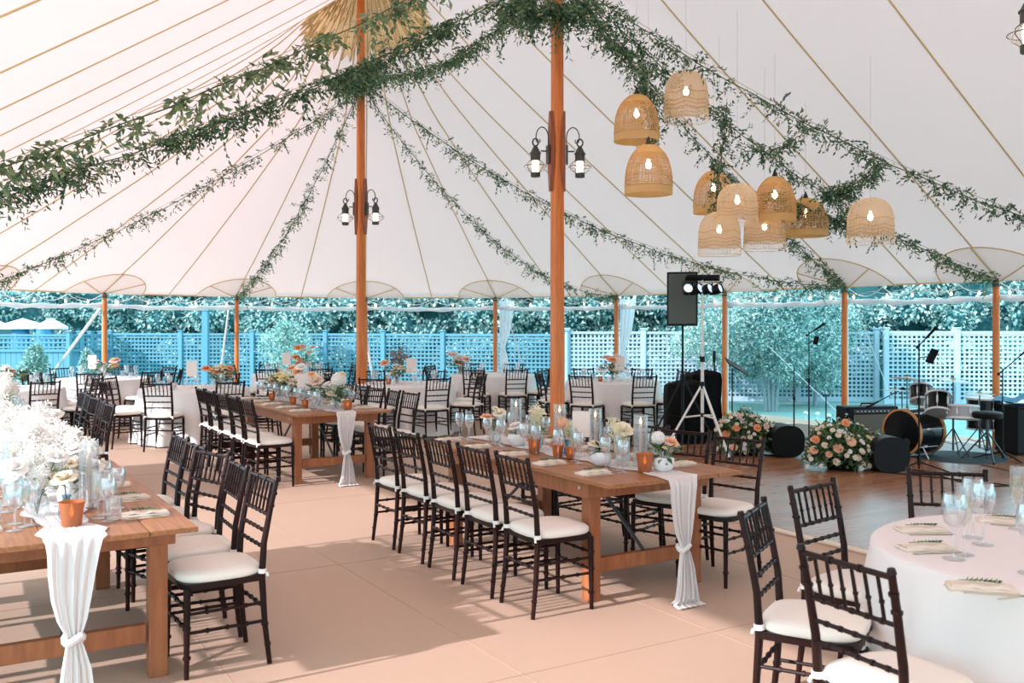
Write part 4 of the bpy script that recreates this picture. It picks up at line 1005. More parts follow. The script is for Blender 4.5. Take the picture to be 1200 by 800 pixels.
# loudspeaker and its stand
SPK = Vector(((800-CXP)*12.6/FOC, 12.6, 0))
o = empty('speaker_stand', SPK, 0, 'black tripod stand holding up the loudspeaker', 'speaker stand')
m = MB(); m.tube([(0, 0, .25), (0, 0, 1.0)], .019, 10); m.tube([(0, 0, .9), (0, 0, 1.66)], .015, 10); m.build('pole', M['black'], o)
m = MB(); m.tube([(0, 0, .92), (0, 0, 1.02)], .032, 12); m.tube([(0, 0, .98), (.06, 0, .98)], .012, 8); m.build('clamp_collar', M['black'], o)
for k in range(3):
    a = R(200+120*k); m = MB(); m.tube([(.02*math.cos(a), .02*math.sin(a), .95), (.55*math.cos(a), .55*math.sin(a), .015)], .012, 8); m.tube([(0, 0, .45), (.28*math.cos(a), .28*math.sin(a), .49)], .008, 6); m.build('leg', M['black'], o)
o = empty('loudspeaker', SPK+Z(1.67), R(-12), 'black loudspeaker box raised on the tripod stand', 'loudspeaker')
m = MB(); poly = [(-.19, -.15), (.19, -.15), (.19, .02), (.10, .18), (-.10, .18), (-.19, .02)]
vs = [(x, y, 0) for x, y in poly]+[(x, y, .69) for x, y in poly]; n = 6
m.add(vs, [tuple(range(5, -1, -1)), tuple(range(6, 12))]+[(k, (k+1)%6, (k+1)%6+6, k+6) for k in range(6)]); m.box((0, -.152, .345), (.40, .03, .71), bev=.01); m.build('cabinet', M['black'], o, ang=20)
m = MB(); m.box((0, -.17, .345), (.355, .012, .66), bev=.006)
for k in range(22): m.box((0, -.178, .035+.029*k), (.345, .004, .012))
m.build('grille', M['grille'], o, ang=20)
m = MB(); m.tube([(.195, -.05, .30), (.215, -.05, .30), (.215, .07, .30), (.195, .07, .30)], .009, 6); m.build('handle', M['black'], o)
# light bar with four par cans on a silver stand
LB = Vector(((823-CXP)*12.1/FOC, 12.1, 0))
o = empty('light_stand', LB, 0, 'silver tripod stand carrying a bar of four stage lamps', 'stage light stand')
m = MB(); m.tube([(0, 0, .3), (0, 0, 1.25)], .021, 10); m.tube([(0, 0, 1.2), (0, 0, 2.25)], .016, 10); m.build('pole', M['alu'], o)
m = MB(); m.tube([(0, 0, 1.2), (0, 0, 1.27)], .033, 12); m.tube([(0, 0, .86), (0, 0, .95)], .033, 12); m.tube([(0, 0, .50), (0, 0, .55)], .03, 12); m.build('collar', M['black'], o)
for k, (dx, dy) in enumerate(((-.55, -.16), (.24, -.5), (.38, .4))):
    m = MB(); m.tube([(0, 0, .92), (dx, dy, .02)], .015, 8); m.tube([(0, 0, .52), (dx*.48, dy*.48, .50)], .011, 8); lg = m.build('leg', M['alu'], o)
    f_ = MB(); f_.tube([(dx*.97, dy*.97, .05), (dx, dy, .01)], .02, 8); f_.build('rubber_foot', M['black'], lg)
m = MB(); m.tube([(-.22, 0, 2.25), (.22, 0, 2.25)], .016, 8); m.box((0, 0, 2.29), (.42, .12, .045), bev=.01); m.build('light_bar', M['black'], o)
for k in range(4):
    x = -.19+.127*k; ry = (.0, .75, .75, .85)[k]; rot = Matrix.Rotation(ry, 3, 'Z') @ Matrix.Rotation(R(72), 3, 'X')
    m = MB(); m.lathe([(.001, -.12), (.045, -.12), (.06, -.05), (.066, .0), (.066, .05), (.06, .05), (.056, .02), (.001, .018)], 20, (x, -.02, 2.13), rot=rot); m.tube([(x-.06, 0, 2.14), (x-.06, 0, 2.22), (x+.06, 0, 2.22), (x+.06, 0, 2.14)], .007, 6); c = m.build('stage_lamp', M['black'], o)
    m = MB(); m.lathe([(.001, .034), (.056, .034), (.057, .03)], 20, (x, -.02, 2.13), rot=rot); m.build('lens', M['lens'], c)
# covered equipment behind
def blob_box(p, d, lb, nm='covered_equipment', rz=0, jit=.02, top=None):
    m = MB(); nx, nz = 12, 10; vs = []
    per = []
    for k in range(40):
        a = 2*PI*k/40; c, s_ = math.cos(a), math.sin(a); per.append((math.copysign(abs(c)**.35, c)*d[0]/2, math.copysign(abs(s_)**.35, s_)*d[1]/2))
    rows = [(0, 1.04), (.15, 1.02), (.4, 1.0), (.7, 1.0), (.9, .98), (.98, .93), (1.0, .8), (1.02, .5), (1.03, .001)]
    for q, sc2 in rows:
        for k, (x, y) in enumerate(per): w = 1+jit*math.sin(k*1.9+q*4)+jit*.7*math.sin(k*3.1); vs.append((x*sc2*w, y*sc2*w, d[2]*q+(.02*math.sin(x*9+y*5) if q > .95 else 0)))
    m.add(vs, [(i*40+k, i*40+(k+1)%40, (i+1)*40+(k+1)%40, (i+1)*40+k) for i in range(len(rows)-1) for k in range(40)])
    return m.build(nm, M['black_cloth'], loc=p, rz=rz, ang=70)
p = atY(801, 380, 13.4); p.z = 0
tag(blob_box(p, (.52, .5, .86), ''), 'black cloth covered equipment stack behind the speaker stand', 'covered equipment')
p = atY(822, 380, 13.7); p.z = 0
tag(blob_box(p, (.46, .42, .98), '', rz=.3, jit=.07), 'taller black draped equipment behind the silver light stand', 'covered equipment')
p = atY(812, 380, 13.3); p.z = 0
# monitors (round backed wedge)
def monitor(p, rz, lb):
    o = empty('floor_monitor', p, rz, lb, 'monitor speaker', 'floor monitors behind the flowers')
    poly = [(.17+.21*math.copysign(abs(math.cos(a))**.8, math.cos(a)), .20+.20*math.copysign(abs(math.sin(a))**.8, math.sin(a))) for a in [2*PI*k/28 for k in range(28)]]
    m = MB(); m.extrude(poly, .40); m.build('cabinet', M['black'], o, ang=50)
    fr = MB(); fr.box((.02, 0, .30), (.02, .36, .22), rot=Matrix.Rotation(R(38), 3, 'Y'), bev=.004); fr.build('front_grille', M['grille'], o, ang=30)
    g = MB(); g.tube([(.30, -.18, .32), (.31, .18, .32)], .012, 8); g.build('handle', M['black'], o); return o
monitor(at(902, 534, DZ), R(5), 'black wedge floor monitor behind the left flower arrangement'); monitor(at(1019, 551, DZ), R(3), 'black wedge floor monitor behind the right flower arrangement')
# ground flower arrangements
def ground_flowers(c, W, D, H, lb, seed, nroses):
    rr = random.Random(seed); o = empty('floor_flower_arrangement', c, 0, lb, 'flower arrangement', 'flower arrangements before the band')
    b = MB(); b.lathe([(.001, 0), (.16, 0), (.2, .10), (.19, .14), (.001, .13)], 16); b.build('basket', M['black_cloth'], o)
    def pt(shell=1.0):
        while True:
            a = rr.uniform(0, 2*PI); e = math.asin(rr.random()**.8); q = shell*(1+.12*math.sin(a*3+seed)+.1*math.sin(e*5+a))
            x, y, z = W/2*math.cos(a)*math.cos(e)*q, D/2*math.sin(a)*math.cos(e)*q, .04+H*math.sin(e)*q
            if y > .1 and rr.random() < .6: continue
            if z > .02: return Vector((x, y, z)), Vector((math.cos(a)*math.cos(e)/W, math.sin(a)*math.cos(e)/D, math.sin(e)/H*.5+.3)).normalized()
    lf = MB()
    for i in range(2600):
        p, n = pt(rr.uniform(.55, 1.02)); d = (n+Vector((rr.gauss(0, .6), rr.gauss(0, .6), rr.gauss(0, .5)))).normalized(); lf.leaf(p, d, (rr.uniform(-1, 1), rr.uniform(-1, 1), 0), rr.uniform(.045, .095), rr.uniform(.02, .04))
    lf.build('foliage', M['flower_leaf'], o, smooth=False)
    st = MB()
    for k in range(26):
        p, n = pt(.9); q = p*1.0; st.tube([(0, 0, .1), q*.6, q*1.08+Vector((0, 0, .03))], .003, 4)
        for j in range(9): t = q*(1+.26*j/9); st.leaf(t, n+Vector((rr.gauss(0, .6),)*3), (0, 0, 1), .035, .014)
    st.build('tall_sprig', M['flower_leaf'], o, smooth=False)
    for k in range(96):
        p, n = pt(1.05); col = rr.choice(['white', 'cream', 'white', 'cream', 'yellow', 'pink']); q = n.to_track_quat('Z', 'Y').to_euler()
        link(FM[col], 'spray_blossom', o, loc=p, rot=q, scale=rr.uniform(.022, .036))
    for x, y, z, r_, col in nroses:
        p = Vector((x, y, z)); n = Vector((x*.6, -1, .6)); link(FM[col], 'rose_bloom', o, loc=p, rot=n.to_track_quat('Z', 'Y').to_euler(), scale=r_)
    return o
c1 = at(873, 532, DZ); ground_flowers(c1, .84, .55, .45, 'low mound of white and orange flowers at left before the band', 3,
    [(-.16, -.2, .36, .055, 'orange'), (.10, -.22, .36, .052, 'orange'), (-.28, -.18, .28, .05, 'orange'), (.22, -.2, .38, .04, 'pink'), (-.1, -.1, .5, .04, 'pink'), (-.2, -.25, .12, .05, 'peach'), (.0, -.25, .25, .035, 'cream'), (.15, -.25, .15, .035, 'cream')])
c2 = at(987, 549, DZ); ground_flowers(c2, 1.0, .6, .47, 'larger mound of white and peach flowers at right before the band', 8,
    [(-.14, -.27, .27, .058, 'peach'), (.01, -.26, .34, .058, 'peach'), (.0, -.12, .54, .05, 'orange'), (-.37, -.2, .36, .048, 'orange'), (-.39, -.2, .24, .05, 'peach'), (-.24, -.26, .20, .04, 'peach'), (-.28, -.24, .30, .04, 'cream'), (.09, -.25, .16, .04, 'pink'), (-.16, -.28, .12, .045, 'cream')])
# microphone and music stands
def mic_stand(px, Y, h, lb, boom=None, base='round', hold=None, rz=0):
    p = Vector(((px-CXP)*Y/FOC, Y, DZ)); o = empty('microphone_stand', p, rz, lb, 'microphone stand', 'microphone stands on the stage')
    m = MB(); m.tube([(0, 0, .02), (0, 0, h*.55)], .011, 8); m.tube([(0, 0, h*.5), (0, 0, h)], .008, 8); m.build('pole', M['black'], o)
    m = MB(); m.tube([(0, 0, h*.52), (0, 0, h*.57)], .018, 10); m.build('clutch', M['black'], o)
    if base == 'round': m = MB(); m.lathe([(.001, 0), (.13, 0), (.13, .012), (.03, .03), (.001, .035)], 20); m.build('base', M['black'], o)
    else:
        for k in range(3):
            a = R(base)+2*PI*k/3; m = MB(); m.tube([(0, 0, .10), (.33*math.cos(a), .33*math.sin(a), .012)], .009, 7); m.build('leg', M['black'], o)
        m = MB(); m.tube([(0, 0, .06), (0, 0, .17)], .02, 8); m.build('leg_hub', M['black'], o)
    if boom:
        a, b = boom; m = MB(); m.tube([a, b], .007, 7); m.ball(a, .02, 8); m.build('boom_arm', M['black'], o)
        d = (Vector(b)-Vector(a)).normalized(); m = MB(); m.tube([Vector(b), Vector(b)+d*.14], [.012, .016], 10); m.ball(Vector(b)+d*.16, .024, 10); m.build('microphone', M['black'], o)
    if hold:
        x, z, w, h_, a = hold; m = MB(); rot = Matrix.Rotation(R(a), 3, 'Y') @ Matrix.Rotation(R(15), 3, 'X'); m.box((x, -.04, z), (w, .015, h_), rot=rot, bev=.004); m.tube([(0, 0, z-.02), (x, -.03, z)], .007, 6); m.build('tablet_holder', M['black'], o)
    return o
mic_stand(930.5, 13.9, 1.05, 'straight black microphone stand left of the taller one by the flowers')
mic_stand(948, 13.7, 1.55, 'tall black microphone stand with a clipped microphone and small bag', boom=((-.03, 0, 1.50), (.06, -.04, 1.57)), hold=(.09, 1.43, .07, .12, 10))
mic_stand(1077, 10.75, 1.45, 'front microphone stand before the bass drum with a tablet holder', boom=((-.02, 0, 1.40), (.05, -.06, 1.50)), base=200, hold=(.13, 1.30, .09, .17, 20))
mic_stand(1175, 11.6, 1.12, 'boom microphone stand at the right before the black case', boom=((-.05, 0, 1.05), (.28, .1, 1.28)), base=40)
mic_stand(1057, 12.7, .82, 'low microphone stand angled at the bass drum', boom=((.02, 0, .80), (-.3, .05, .62)), base=10)
p = Vector(((858-CXP)*13.6/FOC, 13.6, DZ)); o = empty('music_stand', p, R(15), 'black music stand with a tilted desk behind the left flowers', 'music stand')
m = MB(); m.tube([(0, 0, .05), (0, 0, 1.02)], .010, 8); m.build('pole', M['black'], o)
m = MB(); m.box((.05, -.02, 1.06), (.34, .24, .015), rot=Matrix.Rotation(R(28), 3, 'Y') @ Matrix.Rotation(R(25), 3, 'X'), bev=.004); m.build('desk', M['black'], o)
tri_legs(o, .3, .28, rot=.5)
p = Vector(((968-CXP)*13.9/FOC, 13.9, DZ)); o = empty('guitar_stand', p, 0, 'small black stand with a forked top between microphone stand and amplifier', 'instrument stand')
m = MB(); m.tube([(0, 0, .1), (0, 0, .62)], .010, 8); m.build('pole', M['black'], o); m = MB(); m.tube([(-.07, 0, .66), (-.05, 0, .62), (.05, 0, .62), (.07, 0, .66)], .008, 6); m.build('fork', M['black'], o); tri_legs(o, .25, .25, rot=.2)
p = Vector(((827+10-CXP)*14.0/FOC, 14.0, DZ)); o = empty('microphone_stand', p, 0, 'dark rod stand rising behind the draped equipment', 'microphone stand', 'microphone stands on the stage')
m = MB(); m.tube([(0, 0, .02), (0, 0, 1.25)], .012, 8); m.build('pole', M['black'], o); m = MB(); m.tube([(0, 0, 1.1), (0, 0, 1.27)], .022, 8); m.build('grip', M['black'], o); m = MB(); m.lathe([(.001, 0), (.13, 0), (.13, .012), (.001, .03)], 16); m.build('base', M['black'], o)
# amplifier
p = at(984, 509, DZ); p = Vector(((1016-CXP)*13.4/FOC, 13.4, DZ)); o = empty('guitar_amplifier', p, R(12), 'wide black guitar amplifier with grey grille cloth behind the flowers', 'amplifier')
m = MB(); m.box((0, 0, .26), (.80, .30, .50), bev=.015); m.build('cabinet', M['black'], o, ang=25)
m = MB(); m.box((.03, -.153, .22), (.66, .01, .36), bev=.003); m.build('grille', M['grille_amp'], o, ang=25)
m = MB(); m.box((.03, -.155, .445), (.66, .01, .05), bev=.003); pn = m.build('control_panel', M['steel'], o, ang=25)
for k in range(9):
    m = MB(); m.tube([(-.25+.06*k, -.16, .445), (-.25+.06*k, -.175, .445)], .009, 8); m.build('knob', M['chrome'], pn)
m = MB(); m.tube([(-.1, 0, .51), (-.09, 0, .54), (.09, 0, .54), (.1, 0, .51)], .012, 6); m.build('handle', M['black'], o)
# drum kit: each drum and cymbal stand a thing
DK = Vector(((1057-CXP)*11.9/FOC, 11.9, DZ))
o = empty('bass_drum', DK, R(-62), 'black bass drum with natural wood hoop and dark front head', 'bass drum')
rot = Matrix.Rotation(R(90), 3, 'X'); rad = .285
m = MB(); m.lathe([(rad-.012, -.42), (rad-.012, -.02)], 40, (0, 0, rad+.02), rot=rot); m.build('shell', M['drumwrap'], o)
for y in (0, -.44):
    m = MB(); m.lathe([(rad-.014, y-.02), (rad+.006, y-.02), (rad+.006, y+.02), (rad-.014, y+.02), (rad-.014, y-.02)], 40, (0, 0, rad+.02), rot=rot); m.build('hoop', M['hoop'], o)
m = MB(); m.lathe([(.001, .008), (rad-.014, .004)], 40, (0, 0, rad+.02), rot=rot); m.build('front_head', M['drumwrap'], o)
m = MB(); m.lathe([(.001, -.44), (rad-.014, -.44)], 40, (0, 0, rad+.02), rot=rot); m.build('batter_head', M['drumhead'], o)
m = MB(); m.lathe([(.001, .011), (.055, .011)], 20, (.08, 0, rad-.10), rot=rot); m.build('port_hole', mat('port_dark', (.02, .03, .035), .9), o)
for k in range(8):
    a = 2*PI*k/8+.2; m = MB(); m.tube([((rad+.012)*math.cos(a), -.03+.05, rad+.02+(rad+.012)*math.sin(a)), ((rad+.012)*math.cos(a), .36+.05, rad+.02+(rad+.012)*math.sin(a))], .005, 6); m.box(((rad+.004)*math.cos(a), .14, rad+.02+(rad+.004)*math.sin(a)), (.025, .05, .025), bev=.005); m.build('tension_rod', M['chrome'], o)
for s in (-1, 1):
    m = MB(); m.tube([(s*.2, .12, .15), (s*.36, .04, .01)], .009, 7); m.build('leg', M['chrome'], o)
def drum(p, r_, h, tilt, rz, lb, mt, grp='drums of the kit', nm='tom_drum'):
    o = empty(nm, p, 0, lb, 'drum', grp); o.rotation_euler = (tilt[0], tilt[1], rz)
    m = MB(); m.lathe([(r_, 0), (r_, h)], 30); m.build('shell', M[mt], o)
    m = MB(); m.lathe([(.001, h+.004), (r_-.004, h+.003)], 30); m.build('drum_head', M['drumhead'], o)
    m = MB(); m.lathe([(.001, -.004), (r_-.004, -.003)], 30); m.build('bottom_head', M['drumsilver'], o)
    for z in (0, h):
        m = MB(); m.lathe([(r_-.004, z-.012), (r_+.009, z-.012), (r_+.009, z+.012), (r_-.004, z+.012), (r_-.004, z-.012)], 30); m.build('rim', M['chrome'], o)
    for k in range(8):
        a = 2*PI*k/8; m = MB(); m.box(((r_+.008)*math.cos(a), (r_+.008)*math.sin(a), h/2), (.018, .018, h*.45), bev=.004); m.tube([((r_+.008)*math.cos(a), (r_+.008)*math.sin(a), 0), ((r_+.008)*math.cos(a), (r_+.008)*math.sin(a), h)], .003, 5); m.build('lug', M['chrome'], o)
    return o
drum(atY(1100, 484, 11.8), .155, .24, (R(-26), R(20)), R(10), 'black tilted tom drum above the bass drum', 'drumwrap')
drum(atY(1080, 470, 12.35), .14, .2, (R(-25), R(10)), 0, 'small tom drum mounted behind the front stand', 'drumwrap')
drum(atY(1128, 490, 11.7), .185, .15, (R(-8), R(4)), 0, 'silver snare drum right of the tilted tom', 'drumsilver')
drum(atY(1154, 502, 12.6), .22, .40, (0, 0), 0, 'large floor tom behind the stool', 'drumwrap')
def cymbal(px, py, Y, r_, lb, tilt=(0, 0), basepx=None, h0=.0):
    top = atY(px, py, Y); o = empty('cymbal_stand', (top.x, top.y, DZ), 0, lb, 'cymbal', 'cymbals of the kit'); H = top.z-DZ
    m = MB(); m.tube([(0, 0, .1), (0, 0, H*.6)], .013, 8); m.tube([(0, 0, H*.55), (0, 0, H+.05)], .008, 8); m.tube([(0, 0, H*.56), (0, 0, H*.62)], .02, 8); m.tube([(0, 0, H+.02), (0, 0, H+.05)], .012, 8); m.build('pole', M['chrome'] if False else M['steel'], o)
    rot = Matrix.Rotation(R(tilt[0]), 3, 'X') @ Matrix.Rotation(R(tilt[1]), 3, 'Y'); m = MB()
    m.lathe([(.001, .03), (.03, .022), (.04, .012), (r_*.6, .003), (r_, -.008), (r_, -.010), (r_*.6, 0), (.04, .008), (.001, .02)], 36, (0, 0, H), rot=rot); m.build('cymbal_plate', M['brass'], o)
    for k in range(3):
        a = .4+2*PI*k/3; m = MB(); m.tube([(0, 0, .38), (.26*math.cos(a), .26*math.sin(a), .012)], .008, 6); m.tube([(0, 0, .18), (.14*math.cos(a), .14*math.sin(a), .21)], .005, 5); m.build('leg', M['steel'], o)
cymbal(1117, 445, 11.7, .25, 'large bronze cymbal above the tilted tom', (3, 5))
cymbal(1063, 443, 12.3, .22, 'pale cymbal left of the front microphone stand', (-4, 6))
cymbal(1049, 457, 12.6, .19, 'low pale cymbal above the amplifier end', (-3, 4))
cymbal(1148, 461, 11.9, .18, 'flat hi-hat cymbals above the snare drum')
p = Vector(((1157-CXP)*11.5/FOC, 11.5, DZ)); o = empty('drum_stool', p, 0, 'round black drum stool on a tripod', 'stool')
m = MB(); m.lathe([(.001, .52), (.16, .52), (.175, .54), (.175, .585), (.15, .60), (.001, .605)], 26); m.build('seat', M['black'], o)
m = MB(); m.tube([(0, 0, .12), (0, 0, .53)], .018, 8); m.build('post', M['steel'], o); tri_legs(o, .36, .29, mt='steel', rot=.3, tr=.011)
p = at(1128, 540, DZ); m = MB(); m.lathe([(.001, .008), (.58, .008), (.6, 0)], 30, fold=lambda r_, z, t: r_*(1+.05*math.sin(3*t)))
o = m.build('drum_rug', M['rug'], loc=p+Vector((.1, .35, 0))); tag(o, 'dark round rug under the drum stool and stands', 'rug')
# case, tarp, bottle, bag, cables
p = Vector(((1206-CXP)*12.2/FOC, 12.2, DZ)); o = empty('road_case', p, R(8), 'black box shaped case at the right edge beside the boom stand', 'case')
m = MB(); m.box((0, 0, .31), (.66, .45, .58), bev=.012); m.build('box', M['black'], o, ang=25)
m = MB(); m.box((0, 0, .61), (.69, .48, .035), bev=.01); m.build('lid', M['black'], o, ang=25)
for s in (-1, 1): m = MB(); m.box((s*.28, 0, .01), (.05, .4, .02)); m.build('foot', M['black'], o)
m = MB(); n = 12; vs = []
for i in range(n+1):
    for j in range(n+1):
        x, y = (i/n-.5)*.72, (j/n-.5)*.5; vs.append((x, y, .63+.05*math.sin(i*.8)*math.sin(j*.6+1)+.08*math.exp(-((x-.02)**2+y*y)*18)))
m.add(vs, [(i*(n+1)+j, (i+1)*(n+1)+j, (i+1)*(n+1)+j+1, i*(n+1)+j+1) for i in range(n) for j in range(n)])
o = m.build('blue_cloth', M['blue_tarp'], loc=p+Z(.04), rz=R(8), ang=80); tag(o, 'blue cloth bundled on top of the black case at the right edge', 'cloth')
m = MB(); m.lathe([(.001, 0), (.033, 0), (.036, .01), (.036, .15), (.014, .19), (.014, .22), (.001, .22)], 14); o = m.build('water_bottle', M['hurricane'], loc=at(1060, 549, DZ)); tag(o, 'clear bottle standing before the bass drum', 'bottle')
m = MB(); m.box((0, 0, .06), (.11, .08, .12), bev=.01); o = m.build('white_box', M['white_plastic'], loc=Vector(((1182-CXP)*13.0/FOC, 13.0, DZ)), ang=25); tag(o, 'small white box beside the black case', 'box')
m = MB(); m.lathe([(.001, 0), (.016, 0), (.018, .05), (.016, .10), (.008, .13), (.001, .135)], 10); o = m.build('red_can', M['red'], loc=Vector(((1166-CXP)*13.2/FOC, 13.2, DZ))); tag(o, 'small red bottle at the foot of the drum side pole', 'bottle')
def cable(pts, lb, r_=.006):
    w = [at(x, y, DZ)+Z(r_) for x, y in pts]; c0 = w[0].copy(); sm = []
    for i in range(len(w)-1):
        a = w[max(i-1, 0)]; b = w[i]; c = w[i+1]; d = w[min(i+2, len(w)-1)]
        for k in range(8):
            t = k/8; sm.append(.5*((2*b)+(c-a)*t+(2*a-5*b+4*c-d)*t*t+(3*b-a-3*c+d)*t**3))
    sm.append(w[-1]); m = MB(); m.tube([q-c0 for q in sm], r_, 6); o = m.build('cable', M['black'], loc=c0); tag(o, lb, 'cable', 'black cables on the dance floor')
cable([(1030, 553), (1060, 556), (1100, 560), (1150, 565), (1230, 575)], 'black cable running right from the front microphone stand')
cable([(1038, 551), (1080, 552), (1120, 563), (1160, 570), (1225, 566)], 'second black cable curving past the foreground chair')
cable([(895, 533), (915, 534), (935, 527), (955, 533)], 'short black cable between the two flower arrangements')
cable([(1150, 545), (1170, 549), (1200, 556), (1230, 554)], 'black cable near the black case', .005)
p = Vector(((458-CXP)*16.4/FOC, 16.4, 0)); o = empty('pedestal_fan', p+Vector((.02, 1.0, 0)), 0, 'round pedestal fan behind the table right of the far centre pole', 'fan')
m = MB(); m.tube([(0, 0, .03), (0, 0, 1.15)], .015, 8); m.build('pole', M['steel'], o); m = MB(); m.lathe([(.001, 0), (.2, 0), (.2, .02), (.001, .04)], 20); m.build('base', M['steel'], o)
m = MB(); rot = Matrix.Rotation(R(90), 3, 'X')
for r_ in (.06, .11, .16, .2, .235): m.tube([(r_*math.cos(2*PI*k/24), -.06+.05*(r_/.235)**2, 1.08+r_*math.sin(2*PI*k/24)) for k in range(24)], .004, 4, closed=True)
for k in range(16): a = 2*PI*k/16; m.tube([(.03*math.cos(a), -.06, 1.08+.03*math.sin(a)), (.235*math.cos(a), -.01, 1.08+.235*math.sin(a))], .003, 4)
m.build('cage', M['steel'], o)
m = MB(); m.ball((0, 0, 1.08), .05, 8, (1, 1.3, 1))
for k in range(5):
    a = 2*PI*k/5; m.leaf((0, 0, 1.08), (math.cos(a), .1, math.sin(a)), (-math.sin(a), .3, math.cos(a)), .21, .13)
m.build('blade_set', M['drumsilver'], o)

# ------------------------------------------------------------------ outside: fence, hedge, trees
GZ = -.25
def lattice_run(pts, top, mt, lbl, pitch=.104):
    """pts: plan points; builds posts + lattice panels as parts"""
    o = empty('lattice_fence', (pts[0][0], pts[0][1], GZ), 0, lbl, 'fence'); base = Vector((pts[0][0], pts[0][1], 0))
    for (a, b) in zip(pts[:-1], pts[1:]):
        a = Vector((*a, 0)); b = Vector((*b, 0)); L = (b-a).length; n = max(1, round(L/1.85)); d = (b-a)/L; ang = math.atan2(d.y, d.x); w = L/n; H = top-GZ
        pm = MB(); pm.box((0, 0, H/2+.02), (.12, .12, H+.06), bev=.01); pm.box((0, 0, H+.07), (.16, .16, .035), bev=.01); pme = pm.mesh('post', M[mt], ang=20)
        q = MB(); W = w-.12
        q.box((W/2, 0, H-.03), (W, .06, .06)); q.box((W/2, 0, .06), (W, .06, .08))
        k = int(W/pitch)
        for i in range(k+1): q.box((W*(i+.0)/k, .008, H/2), (.042, .012, H-.1))
        for i in range(int((H-.2)/pitch)+1): q.box((W/2, -.008, .12+pitch*i), (W, .012, .042))
        qme = q.mesh('lattice_panel', M[mt], smooth=False)
        for i in range(n):
            link(pme, 'post', o, loc=a+d*w*i-base, rz=ang); link(qme, 'lattice_panel', o, loc=a+d*(w*i+.06)-base, rz=ang)
        if b == Vector((*pts[-1], 0)): link(pme, 'post', o, loc=b-base, rz=ang)
    return o
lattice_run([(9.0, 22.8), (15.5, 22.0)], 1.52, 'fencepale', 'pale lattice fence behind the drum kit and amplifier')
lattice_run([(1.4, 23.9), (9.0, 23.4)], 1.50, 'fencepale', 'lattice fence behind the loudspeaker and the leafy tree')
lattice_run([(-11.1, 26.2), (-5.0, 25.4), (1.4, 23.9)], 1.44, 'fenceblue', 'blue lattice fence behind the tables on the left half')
# boarded fence at left with a lattice top
o = empty('boarded_fence', (-19.5, 25.0, GZ), 0, 'solid blue boarded fence with a lattice top at the left', 'fence')
def boards(a, b, par, base, top=1.42):
    a = Vector(a); b = Vector(b); L = (b-a).length; ang = math.atan2(b.y-a.y, b.x-a.x); H = top-GZ; m = MB(); n = int(L/.14)
    for i in range(n): m.box((L*(i+.5)/n, 0, (H-.42)/2), (L/n-.008, .03, H-.42))
    m.box((L/2, -.02, H-.42), (L, .08, .07)); m.build('board_panel', M['fenceblue'], par, loc=a-base, rz=ang, smooth=False)
    m = MB(); m.box((L/2, 0, H-.02), (L, .09, .05))
    for i in range(int(L/.12)): m.box((L*(i+.5)/int(L/.12), .008, H-.21), (.05, .012, .36))
    for i in range(3): m.box((L/2, -.008, H-.33+.12*i), (L, .012, .045))
    m.build('lattice_top', M['fenceblue'], par, loc=a-base, rz=ang, smooth=False)
    for q in (0, .25, .5, .75, 1):
        m = MB(); m.box((L*q, 0, H/2+.02), (.12, .12, H+.08), bev=.01); m.box((L*q, 0, H+.07), (.16, .16, .03)); m.build('post', M['fenceblue'], par, loc=a-base, rz=ang, ang=20)
B0 = Vector((-19.5, 25.0, 0)); boards((-19.5, 25.0, 0), (-11.5, 24.6, 0), o, B0); boards((-11.5, 24.6, 0), (-11.1, 26.2, 0), o, B0)
p = Vector(((241-CXP)*25.4/FOC, 25.4, GZ)); m = MB(); m.box((0, 0, 1.15), (.16, .16, 2.3), bev=.01); m.box((0, 0, 2.31), (.2, .2, .04)); o = m.build('tall_post', M['fenceblue'], loc=p, ang=20); tag(o, 'taller square blue post rising above the lattice fence at left', 'post')
p = Vector(((800-CXP)*25/FOC, 25, GZ))
for px, nm in ((882, 'left'), (928, 'right')):
    pass
def foliage_np(centres, radii, per, L, W, seed):
    """leaf triangles on the skins of many blobs -> MB (4-vertex diamonds folded)"""
    rn = np.random.default_rng(seed); V = []; F = []; o = 0
    for c, r_, n in zip(centres, radii, per):
        n = int(n); d = rn.normal(size=(n, 3)); d /= np.linalg.norm(d, axis=1)[:, None]; d[:, 2] = d[:, 2]*.9+.08
        p = np.array(c)+d*np.array(r_)*rn.uniform(.75, 1.08, (n, 1))
        ld = d*.55+rn.normal(size=(n, 3))*.6+np.array([0, 0, -.15]); ld /= np.linalg.norm(ld, axis=1)[:, None]
        sd = np.cross(ld, d+rn.normal(size=(n, 3))*.35); sd /= (np.linalg.norm(sd, axis=1)[:, None]+1e-6)
        l = L*rn.uniform(.6, 1.3, (n, 1)); w = W*rn.uniform(.7, 1.2, (n, 1)); nn = np.cross(ld, sd)
        v = np.stack([p, p+ld*l*.5+sd*w*.5+nn*w*.2, p+ld*l, p+ld*l*.5-sd*w*.5+nn*w*.2], 1).reshape(-1, 3)
        V.append(v); b = o+np.arange(n)*4; F.append(np.stack([b, b+1, b+2, b+3], 1)); o += 4*n
    return np.concatenate(V), np.concatenate(F)
def leaf_obj(name, V, F, mt, parent=None, loc=(0, 0, 0)):
    me = bpy.data.meshes.new(name); me.vertices.add(len(V)); me.vertices.foreach_set('co', V.ravel()); me.loops.add(F.size); me.loops.foreach_set('vertex_index', F.ravel().astype(np.int32))
    me.polygons.add(len(F)); me.polygons.foreach_set('loop_start', np.arange(len(F), dtype=np.int32)*4); me.polygons.foreach_set('loop_total', np.full(len(F), 4, dtype=np.int32)); me.materials.append(M[mt]); me.update(calc_edges=True)
    return link(me, name, parent, loc)
